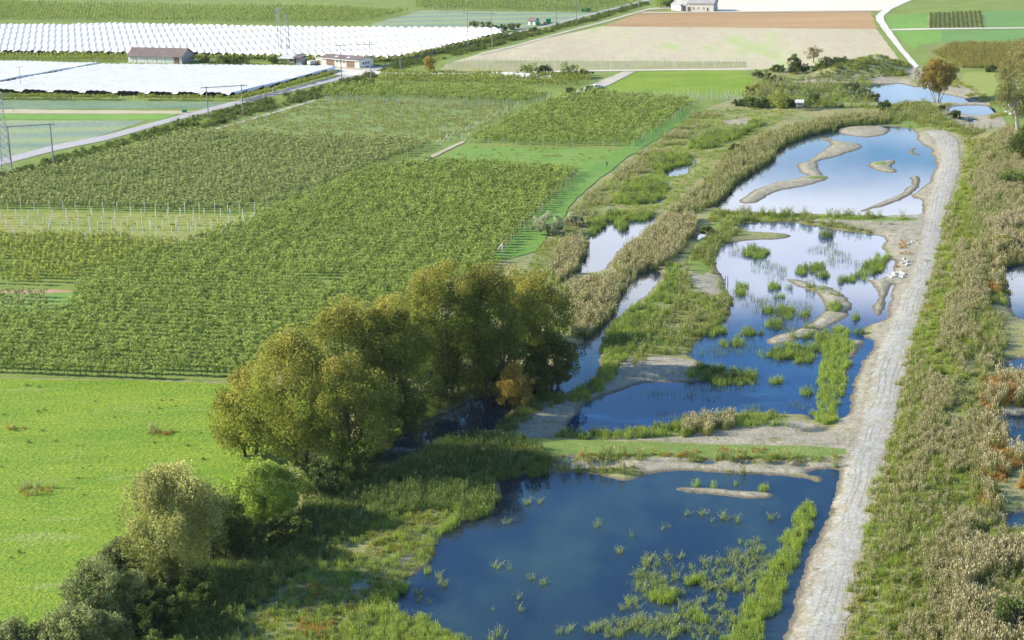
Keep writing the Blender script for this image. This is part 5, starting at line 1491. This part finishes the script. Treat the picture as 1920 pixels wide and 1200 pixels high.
def lattice(px_, py_, h_, w0, w1, lab, arms):
    x, y, _ = G(px_, py_)
    o = empty('lattice_pylon', (x, y, 0.6), 0.3)
    mb = MB()
    n = 12
    def cor(f, i):
        ww = (w0 + (w1 - w0) * f) / 2
        sx, sy = ((-1, -1), (1, -1), (1, 1), (-1, 1))[i]
        return Vector((sx * ww, sy * ww, h_ * f))
    for i in range(4):
        mb.tube([cor(0, i), cor(0.5, i), cor(1, i)], 0.1, 4)
    for k in range(n):
        f0, f1 = (k / n) ** 0.9, ((k + 1) / n) ** 0.9
        for i in range(4):
            j = (i + 1) % 4
            mb.tube([cor(f0, i), cor(f1, j)], 0.05, 3, False)
            mb.tube([cor(f1, i), cor(f0, j)], 0.05, 3, False)
            mb.tube([cor(f1, i), cor(f1, j)], 0.04, 3, False)
    mb.build('lattice_tower', M_STEEL, o)
    for zf, L_ in arms:
        am = MB()
        for s_ in (-1, 1):
            am.tube([(s_ * w1 / 2, -w1 / 2, h_ * zf), (s_ * L_, 0, h_ * zf)], 0.06, 4)
            am.tube([(s_ * w1 / 2, w1 / 2, h_ * zf), (s_ * L_, 0, h_ * zf)], 0.06, 4)
            am.tube([(s_ * w1 / 2, 0, h_ * zf + 1.2), (s_ * L_, 0, h_ * zf)], 0.05, 4)
        a_ = am.build('crossarm', M_STEEL, o)
        for s_ in (-1, 1):
            ins(o, s_ * (L_ - 0.1), h_ * zf, 1.2)
    tag(o, lab, 'pylon')
lattice(14,330,27,3.2,1.1, 'steel lattice pylon cut by the left edge behind the near twin poles', [(0.8,4),(0.95,3)])
lattice(526,103,22,1.8,0.9, 'left one of two slim lattice masts standing in the white nets', [(0.95,2)])
lattice(541,103,19,1.8,0.9, 'right, shorter one of two slim lattice masts standing in the white nets', [(0.95,2)])

# ------------------------------------------------------------------ buildings
M_ROOFD = field_mat('dark_tile_roof', (0.13, 0.10, 0.09), (0.18, 0.14, 0.125), 0.2, 1.5, bump=0.2)
M_ROOFG = field_mat('grey_roof', (0.27, 0.26, 0.25), (0.35, 0.33, 0.31), 0.2, 1.5, bump=0.2)
M_ROOFM = field_mat('metal_roof', (0.42, 0.42, 0.42), (0.5, 0.5, 0.5), 0.2, 1.0, bump=0.1)
M_CREAM = paint('cream_render', (0.56, 0.53, 0.43), 0.85, 0.06, 0.8)
M_WHITE = paint('white_render', (0.70, 0.67, 0.61), 0.85, 0.06, 0.8)
M_PLASTER = paint('panelled_wall', (0.66, 0.62, 0.53), 0.8, 0.1, 0.5)
M_PANEL = paint('greenish_panel', (0.5, 0.55, 0.49), 0.7, 0.1, 0.6)
M_BROWN = paint('brown_door', (0.2, 0.12, 0.08), 0.7, 0.15, 2)
M_DARK = paint('dark_window', (0.03, 0.035, 0.04), 0.15, 0.1, 2)
M_GREYW = paint('grey_boards', (0.3, 0.29, 0.31), 0.85, 0.15, 2)
M_STEELW = paint('white_frame', (0.7, 0.7, 0.68), 0.6, 0.05, 2)
def house(name, lab, a, b, depth, hw, hr, wall, roof, openings, over=0.5, gable_mat=None, monopitch=False, door_mat=None, sidewin=()):
    """front wall runs between pixels a and b; openings on the front: (kind, x0, x1, z0, z1)"""
    A, B = GA([a, b])
    rz = math.atan2(B[1] - A[1], B[0] - A[0])
    L_ = float(np.linalg.norm(B - A))
    o = empty(name, (A[0], A[1], 0.6), rz)
    D = depth
    mb = MB()
    vs = [(0, 0, -0.2), (L_, 0, -0.2), (L_, D, -0.2), (0, D, -0.2), (0, 0, hw), (L_, 0, hw), (L_, D, hw), (0, D, hw)]
    fs = [(0, 1, 5, 4), (2, 3, 7, 6)]
    if not monopitch:
        vs += [(0, D / 2, hw + hr), (L_, D / 2, hw + hr)]
        gs = [(1, 2, 6, 9, 5), (3, 0, 4, 8, 7)]
    else:
        vs[6] = (L_, D, hw + hr); vs[7] = (0, D, hw + hr)
        gs = [(1, 2, 6, 5), (3, 0, 4, 7)]
    mb.add(vs, fs)
    mb.build('wall', wall, o)
    MB().add(vs, gs).build('gable_wall', gable_mat or wall, o)
    t_ = 0.16
    rb = MB()
    if monopitch:
        s_ = hr / D
        pr = [(-over, hw - over * s_ + 0.03), (D + over, hw + hr + over * s_ + 0.03)]
        segs = [pr]
    else:
        s_ = hr / (D / 2)
        segs = [[(-over, hw - over * s_ + 0.03), (D / 2, hw + hr + 0.03)], [(D + over, hw - over * s_ + 0.03), (D / 2, hw + hr + 0.03)]]
    for (y0, z0), (y1, z1) in segs:
        rb.add([(-over, y0, z0), (L_ + over, y0, z0), (L_ + over, y1, z1), (-over, y1, z1), (-over, y0, z0 + t_), (L_ + over, y0, z0 + t_), (L_ + over, y1, z1 + t_), (-over, y1, z1 + t_)],
               [(0, 1, 2, 3), (4, 5, 6, 7), (0, 1, 5, 4), (1, 2, 6, 5), (2, 3, 7, 6), (3, 0, 4, 7)])
    rb.build('roof', roof, o)
    for kind, x0, x1, z0, z1 in openings:
        cx, cz = (x0 + x1) / 2 * L_, (z0 + z1) / 2
        w_, h_ = (x1 - x0) * L_, z1 - z0
        if kind == 'panel':
            MB().box((cx, -0.03, cz), (w_, 0.07, h_)).build('wall_panel', M_PANEL, o)
            continue
        f = MB()
        for sx in (-1, 1): f.box((cx + sx * (w_ / 2 + 0.05), -0.05, cz), (0.1, 0.14, h_ + 0.2))
        for sz in (-1, 1): f.box((cx, -0.05, cz + sz * (h_ / 2 + 0.05)), (w_, 0.14, 0.1))
        if kind == 'door':
            d_ = MB().box((cx, -0.03, cz), (w_, 0.08, h_))
            for q in range(1, 6): d_.box((cx - w_ / 2 + q * w_ / 6, -0.085, cz), (0.06, 0.03, h_ * 0.96))
            d0 = d_.build('door', door_mat or M_BROWN, o)
            f.build('frame', M_STEELW, d0)
        else:
            d0 = MB().box((cx, -0.02, cz), (w_, 0.06, h_)).build('window', M_DARK, o)
            f.box((cx, -0.07, cz), (0.07, 0.04, h_)).build('frame', M_STEELW, d0)
    for (y0, y1, z0, z1) in sidewin:
        d0 = MB().box((L_ + 0.02, (y0 + y1) / 2, (z0 + z1) / 2), (0.06, y1 - y0, z1 - z0)).build('window', M_DARK, o)
        f = MB()
        for sy in (-1, 1): f.box((L_ + 0.05, (y0 + y1) / 2 + sy * ((y1 - y0) / 2 + 0.04), (z0 + z1) / 2), (0.12, 0.08, z1 - z0 + 0.16))
        for sz in (-1, 1): f.box((L_ + 0.05, (y0 + y1) / 2, (z0 + z1) / 2 + sz * ((z1 - z0) / 2 + 0.04)), (0.12, y1 - y0, 0.08))
        f.build('frame', M_STEELW, d0)
    return tag(o, lab, 'building'), L_, rz
bn, L_, rz = house('barn', 'long cream panelled barn with dark brown roof behind the wide white net', (241,117.8), (341,120.2), 11.0, 3.5, 3.0, M_PLASTER, M_ROOFD,
   [('panel', 0.03, 0.10, 0.2, 3.2), ('panel', 0.20, 0.30, 0.2, 3.2), ('panel', 0.38, 0.47, 0.2, 3.2), ('panel', 0.55, 0.64, 0.2, 3.2), ('panel', 0.72, 0.80, 0.2, 3.2), ('door', 0.86, 0.96, 0.0, 3.0)], 0.8, M_GREYW)
gd = MB()
for f in (0.15, 0.36, 0.53, 0.69, 0.84): gd.box((f * L_, -0.12, 1.7), (0.12, 0.1, 3.5))
gd.build('gutter_pipe', M_BROWN, bn)
fh, L_, rz = house('farm_shed', 'white farm shed with two big brown doors in front of the ridged net', (604,122.5), (674,128.5), 9.0, 3.7, 0.9, M_CREAM, M_ROOFD,
   [('door', 0.12, 0.34, 0.0, 3.0), ('window', 0.38, 0.44, 1.9, 2.7), ('window', 0.48, 0.54, 1.9, 2.7), ('window', 0.57, 0.63, 1.9, 2.7), ('door', 0.66, 0.88, 0.0, 3.0)], 0.9, M_WHITE, sidewin=((2.0,3.0,1.6,2.5),(3.6,4.6,1.6,2.5),(5.2,6.2,1.6,2.5)))
MB().box((L_ / 2, -0.75, 3.45), (L_ + 1.4, 0.12, 0.35)).build('fascia', M_STEELW, fh)
sl = MB()
for f in (0.3, 0.62): sl.add([(f * L_, 1.0, 4.18), (f * L_ + 1.6, 1.0, 4.18), (f * L_ + 1.6, 2.2, 4.42), (f * L_, 2.2, 4.42)], [(0, 1, 2, 3)])
sl.build('skylight', M_STEELW, fh)
house('garage', 'low flesh coloured annex left of the white farm shed', (592,121.5), (603,122.2), 5.0, 2.9, 0.3, M_CREAM, M_ROOFM, [('door', 0.2, 0.8, 0, 2.2)], 0.2, monopitch=True)
# open lean-to
A, B = GA([(525,121), (565,122)])
o = empty('open_shed', (A[0], A[1], 0.6), math.atan2(B[1] - A[1], B[0] - A[0]))
L_ = float(np.linalg.norm(B - A))
pm = MB().box((0, 0, 1.4), (0.2, 0.2, 2.8)).mesh('post', M_GREYW)
for i in range(4): obj('post', pm, o, (i * L_ / 3, 0, 0))
MB().box((L_ / 2, 5.0, 1.6), (L_, 0.15, 3.2)).box((L_ - 1.2, 2.5, 1.55), (2.6, 4.8, 3.1)).build('wall', M_GREYW, o)
MB().add([(-0.8, -0.8, 2.8), (L_ * 0.72, -0.8, 2.8), (L_ * 0.72, 5.6, 3.7), (-0.8, 5.6, 3.7), (-0.8, -0.8, 2.95), (L_ * 0.72, -0.8, 2.95), (L_ * 0.72, 5.6, 3.85), (-0.8, 5.6, 3.85)], [(0, 1, 2, 3), (4, 5, 6, 7), (0, 1, 5, 4), (1, 2, 6, 5), (2, 3, 7, 6), (3, 0, 4, 7)]).build('roof', M_ROOFM, o)
MB().add([(L_ * 0.62, -0.9, 3.3), (L_ + 0.5, -0.9, 3.3), (L_ + 0.5, 5.6, 4.3), (L_ * 0.62, 5.6, 4.3), (L_ * 0.62, -0.9, 3.42), (L_ + 0.5, -0.9, 3.42), (L_ + 0.5, 5.6, 4.42), (L_ * 0.62, 5.6, 4.42)], [(0, 1, 2, 3), (4, 5, 6, 7), (0, 1, 5, 4), (1, 2, 6, 5), (2, 3, 7, 6), (3, 0, 4, 7)]).build('upper_roof', M_ROOFD, o)
tag(o, 'open grey lean-to shed between the two nets left of the farm shed', 'shed')
# farmhouse at the top
fm, L_, rz = house('farmhouse', 'cream farmhouse with grey roof between ploughed and pale field', (1289,21.5), (1338,22), 8.5, 4.6, 2.2, M_CREAM, M_ROOFG,
   [('door', 0.02, 0.12, 0, 2.6), ('window', 0.2, 0.25, 1.3, 2.4), ('window', 0.38, 0.42, 1.3, 2.4), ('window', 0.60, 0.64, 1.3, 2.4), ('door', 0.74, 0.80, 0, 2.3)], 0.5, M_GREYW)
house('farmhouse_wing', 'low whitish wing with grey hipped roof joined left of the cream farmhouse', (1259,18.5), (1276,20.5), 8.0, 3.2, 2.0, M_WHITE, M_ROOFG, [('window', 0.2, 0.3, 1.2, 2.2), ('window', 0.6, 0.7, 1.2, 2.2)], 0.5)
house('farm_porch', 'porch with shaded opening painted dark between the farmhouse and its wing', (1278,20.3), (1288,21.3), 7.0, 4.0, 1.8, M_GREYW, M_ROOFG, [('door', 0.15, 0.85, 0, 3.2)], 0.4, door_mat=M_DARK)  # dark slab across the front stands in for the shaded opening
# small hut and bins beside the far road
house('hut', 'tiny white hut with brown roof beside the far road', (990.5,47), (1003,47.5), 4.0, 2.3, 1.3, M_WHITE, M_ROOFD, [('door', 0.35, 0.6, 0, 2.0)], 0.4, M_GREYW)
M_GRN = paint('green_plastic', (0.02, 0.25, 0.12), 0.5, 0.1, 1)
def container(px_, py_, w_, d_, h_, lab, mat):
    x, y, _ = G(px_, py_)
    o = empty('container', (x, y, 0.65), 0.15)
    mb = MB().box((0, 0, h_ / 2), (w_, d_, h_))
    for k in range(int(w_ / 0.5) + 1): mb.box((-w_ / 2 + 0.05 + k * (w_ - 0.1) / int(w_ / 0.5 + 0.01), -d_ / 2 - 0.03, h_ / 2), (0.08, 0.06, h_ * 0.96))
    mb.build('body', mat, o)
    MB().box((0, 0, h_ + 0.06), (w_ + 0.14, d_ + 0.14, 0.12)).build('lid', mat, o)
    tag(o, lab, 'container')
container(1008, 48, 2.0, 1.8, 2.0, 'green container beside the tiny hut', M_GRN)
container(1028, 44, 2.6, 2.0, 2.4, 'larger green container right of the wooden crate', M_GRN)
container(1020.5, 45, 1.5, 1.4, 1.2, 'orange brown wooden crate between two green containers', paint('crate_wood', (0.5, 0.3, 0.15)))
container(346, 211, 1.8, 1.2, 1.0, 'low green bin on the field corner beside the farm road', M_GRN)
for k, (a, b) in enumerate([(1092,21.5), (1098,21.8), (1104,21.6)]):
    container(a, b, 1.5, 1.5, 1.8, ['leftmost', 'middle', 'rightmost'][k] + ' of three small green containers in the far vineyard', M_GRN)
# polytunnels
M_POLY = paint('tunnel_film', (0.55, 0.58, 0.56), 0.35, 0.1, 0.8)
def tunnel(a, b, r, lab, hk=0.9):
    A, B = GA([a, b])
    o = empty('polytunnel', (A[0], A[1], 0.65), math.atan2(B[1] - A[1], B[0] - A[0]))
    L_ = float(np.linalg.norm(B - A))
    n, m = 14, max(3, int(L_ / 1.5))
    V = []
    for i in range(m + 1):
        rr = r * (1.0 if i % 2 == 0 else 0.965)
        for j in range(n + 1):
            t_ = math.pi * j / n
            V.append((i * L_ / m, r - rr * math.cos(t_), rr * math.sin(t_) * hk + 0.02))
    F = []
    for i in range(m):
        for j in range(n):
            q = i * (n + 1) + j
            F.append((q, q + 1, q + n + 2, q + n + 1))
    F.append(tuple(range(n + 1)))
    F.append(tuple(m * (n + 1) + j for j in range(n + 1))[::-1])
    MB().add(V, F).build('film_cover', M_POLY, o)
    MB().box((-0.03, r, 0.9), (0.05, 1.2, 1.8)).build('door', M_GREYW, o)
    tag(o, lab, 'polytunnel')
tunnel((935,149.5), (991,151), 2.6, 'wide pale plastic polytunnel among the fruit trees', 1.0)
tunnel((993,147.5), (1034,149), 1.7, 'narrower polytunnel continuing right of the wide one')
# observation hide
x, y, _ = G(1499, 207)
o = empty('bird_hide', (x, y, 0.6), -0.25)
pm = MB().box((0, 0, 1.0), (0.15, 0.15, 2.1)).mesh('leg', M_GREYW)
for sx in (-1, 1):
    for sy in (-1, 1): obj('leg', pm, o, (sx * 0.9, sy * 0.7, 0))
MB().box((0, 0, 2.3), (2.2, 1.8, 1.3)).build('cabin', M_GREYW, o)
MB().add([(-1.6, -1.3, 2.95), (1.6, -1.3, 2.95), (1.6, 1.3, 3.7), (-1.6, 1.3, 3.7), (-1.6, -1.3, 3.05), (1.6, -1.3, 3.05), (1.6, 1.3, 3.8), (-1.6, 1.3, 3.8)], [(0, 1, 2, 3), (4, 5, 6, 7), (0, 1, 5, 4), (1, 2, 6, 5), (2, 3, 7, 6), (3, 0, 4, 7)]).build('roof', M_ROOFM, o)
MB().box((0, -0.92, 2.4), (1.4, 0.05, 0.35)).build('viewing_slot', M_DARK, o)
tag(o, 'little grey raised hide with pale slanting roof between two green trees', 'hide')

# ------------------------------------------------------------------ vehicles
def car(px_, py_, rz, lab, mat, L_=4.2, van=False):
    x, y, _ = G(px_, py_)
    o = empty('parked_car', (x, y, 0.8), rz)
    W_ = 0.88
    hh = 1.9 if van else 1.45
    prof = [(-L_ / 2, 0.35), (L_ / 2, 0.35), (L_ / 2, 0.75), (L_ / 2 - 0.95, 0.95), (L_ / 2 - (1.1 if van else 1.6), hh), (-L_ / 2 + (0.1 if van else 0.75), hh), (-L_ / 2, 1.0)]
    n = len(prof)
    vs = [(a, -W_ * (0.86 if b > 1.1 else 1), b) for a, b in prof] + [(a, W_ * (0.86 if b > 1.1 else 1), b) for a, b in prof]
    MB().add(vs, [tuple(reversed(range(n))), tuple(range(n, 2 * n))] + [(i, (i + 1) % n, n + (i + 1) % n, n + i) for i in range(n)]).build('body', mat, o)
    g = MB()
    for s_ in (-1, 1):
        g.add([(L_ / 2 - 1.2, s_ * 0.895 * W_ * 1.03, 0.98), (L_ / 2 - 1.6, s_ * W_ * 0.88, hh - 0.12), (-L_ / 2 + 0.8, s_ * W_ * 0.88, hh - 0.12), (-L_ / 2 + 0.45, s_ * W_ * 0.93, 0.98)], [(0, 1, 2, 3)])
    g.build('side_window', M_DARK, o)
    for sx in (-1, 1):
        for sy in (-1, 1):
            wq = MB().tube([(sx * L_ * 0.3, sy * 0.74, 0.32), (sx * L_ * 0.3, sy * 0.92, 0.32)], 0.32, 14).build('wheel', M_DARK, o)
            MB().tube([(sx * L_ * 0.3, sy * 0.9, 0.32), (sx * L_ * 0.3, sy * 0.935, 0.32)], 0.18, 10).build('rim', M_STEEL, wq)
    tag(o, lab, 'car')
M_CARW = paint('white_car_paint', (0.7, 0.7, 0.7), 0.3, 0.03)
M_CARS = paint('silver_green_paint', (0.45, 0.52, 0.48), 0.3, 0.05)
car(1122, 166, 0.15, 'pale greenish car parked beside the hay field', M_CARS)
car(1683 - 1000, 126.5, 0.5, 'small white car at the right wall of the white farm shed', M_CARW, 3.6)
car(585, 122, 1.0, 'white van standing between the lean-to and the farm shed', M_CARW, 4.6, True)

# ------------------------------------------------------------------ person on the grass
x, y, _ = G(1138, 313, 0.8)
bm_v = [(0,0,0.92),(0,0,1.12),(0,0,1.38),(0,0,1.52),(0,0.01,1.66),(0,0.0,1.76),(0.19,0,1.4),(0.27,0.02,1.14),(0.26,-0.1,0.92),(-0.19,0,1.4),(-0.27,0.02,1.14),(-0.25,-0.08,0.9),(0.1,0,0.88),(0.13,-0.06,0.48),(0.14,0.02,0.08),(0.15,-0.12,0.04),(-0.1,0,0.88),(-0.12,0.1,0.48),(-0.13,0.22,0.1),(-0.13,0.1,0.04)]
bm_e = [(0,1),(1,2),(2,3),(3,4),(4,5),(2,6),(6,7),(7,8),(2,9),(9,10),(10,11),(0,12),(12,13),(13,14),(14,15),(0,16),(16,17),(17,18),(18,19)]
bm_r = [0.15,0.14,0.16,0.06,0.10,0.085,0.07,0.05,0.035,0.07,0.05,0.035,0.1,0.07,0.05,0.04,0.1,0.07,0.05,0.04]
me = bpy.data.meshes.new('person')
me.from_pydata(bm_v, bm_e, [])
po = obj('person', me, None, (x, y, 0.8), 0.6)
md = po.modifiers.new('skin', 'SKIN')
for i, v in enumerate(me.skin_vertices[0].data if me.skin_vertices else []):
    v.radius = (bm_r[i], bm_r[i])
if not me.skin_vertices:
    me.attributes.new('skin', 'FLOAT', 'POINT')
po.modifiers.new('sub', 'SUBSURF').levels = 2
me.materials.append(paint('dark_clothes', (0.03, 0.035, 0.05), 0.9, 0.1))
tag(po, 'person in dark clothes walking on the cut grass beside the verge', 'person')
hh_ = bpy.data.meshes.new('hair')
mbh = MB()
for k in range(5):
    pass
mbh.tube([(0, 0.02, 1.66), (0, 0.02, 1.76), (0, 0.01, 1.83), (0, 0.01, 1.86)], [0.115, 0.112, 0.07, 0.02], 10)
mbh.build('hair', M_BROWN, po, smooth=True)

# ------------------------------------------------------------------ boulders
M_ROCK = field_mat('pale_rock', (0.38, 0.365, 0.34), (0.52, 0.50, 0.47), 0.5, 2.0, bump=0.5)
def rock(px_, py_, s_, lab, grp):
    r_ = np.random.default_rng(int(px_ * 7 + py_))
    x, y, _ = G(px_, py_)
    import bmesh
    bm = bmesh.new()
    bmesh.ops.create_icosphere(bm, subdivisions=2, radius=s_)
    k = r_.normal(size=(6, 3))
    for v in bm.verts:
        n_ = v.co.normalized()
        f = 1
        for q in k:
            d_ = n_.dot(Vector(q).normalized())
            if d_ > 0.55: f *= 1 - (d_ - 0.55) * 0.75
        v.co = Vector((n_.x * 1.2, n_.y, n_.z * 0.8)) * s_ * f
    me = bpy.data.meshes.new('boulder')
    bm.to_mesh(me)
    bm.free()
    me.materials.append(M_ROCK)
    z_ = float(land(np.array([x]), np.array([y]))[0][0])
    tag(obj('boulder', me, None, (x, y, z_ + s_ * 0.25), r_.uniform(0, 6)), lab, 'boulder', grp)
for (a, b) in [(1668,514),(1675,512),(1682,511),(1690,512),(1696,514),(1672,518),(1680,518),(1688,518),(1694,519)]:
    rock(a, b, rp.uniform(0.4, 0.75), 'whitish boulder in the lower heap between pond and haul track', 'boulders of the lower heap')
for (a, b) in [(1692,492),(1698,489),(1704,491),(1695,484),(1701,497)]:
    rock(a, b, rp.uniform(0.35, 0.65), 'whitish boulder in the middle heap beside the haul track', 'boulders of the middle heap')
for (a, b) in [(1703,458),(1710,455),(1717,452),(1722,457)]:
    rock(a, b, rp.uniform(0.35, 0.6), 'pale boulder in the upper heap beside the haul track', 'boulders of the upper heap')
for (a, b) in [(1885,205),(1892,200),(1898,207),(1904,213),(1895,215),(1888,211),(1820,221),(1812,223)]:
    rock(a, b, rp.uniform(0.7, 1.2), 'pale boulder near the oval pond and gravel bank', 'boulders of the gravel bank')
scatter('rusty_growth', 'orange weeds between the boulder heaps beside the track', 'weeds', P_RUST, blobs([(1690,458,14,8), (1700,478,14,6), (1740,585,10,10), (1705,530,8,6), (1740,487,8,5), (1690,500,10,4)]) + [[(1050,845),(1420,842),(1480,852),(1420,858),(1100,856)]], 0.7, 0.35, 0.7, thr=0.5, sc=4)

# ------------------------------------------------------------------ air
hz = bpy.data.materials.new('haze')
hz.use_nodes = True
hn = hz.node_tree
for q in list(hn.nodes):
    if q.type != 'OUTPUT_MATERIAL': hn.nodes.remove(q)
pv = hn.nodes.new('ShaderNodeVolumePrincipled')
pv.inputs['Color'].default_value = (0.97, 0.97, 1.0, 1)
pv.inputs['Density'].default_value = 0.00002
pv.inputs['Anisotropy'].default_value = 0.2
hn.links.new(pv.outputs[0], hn.nodes['Material Output'].inputs['Volume'])
hb = MB().box((0, 4200, 56), (30000, 11000, 126)).build('haze', hz)
tag(hb, 'thin pale haze over the valley', 'haze', kind='stuff')
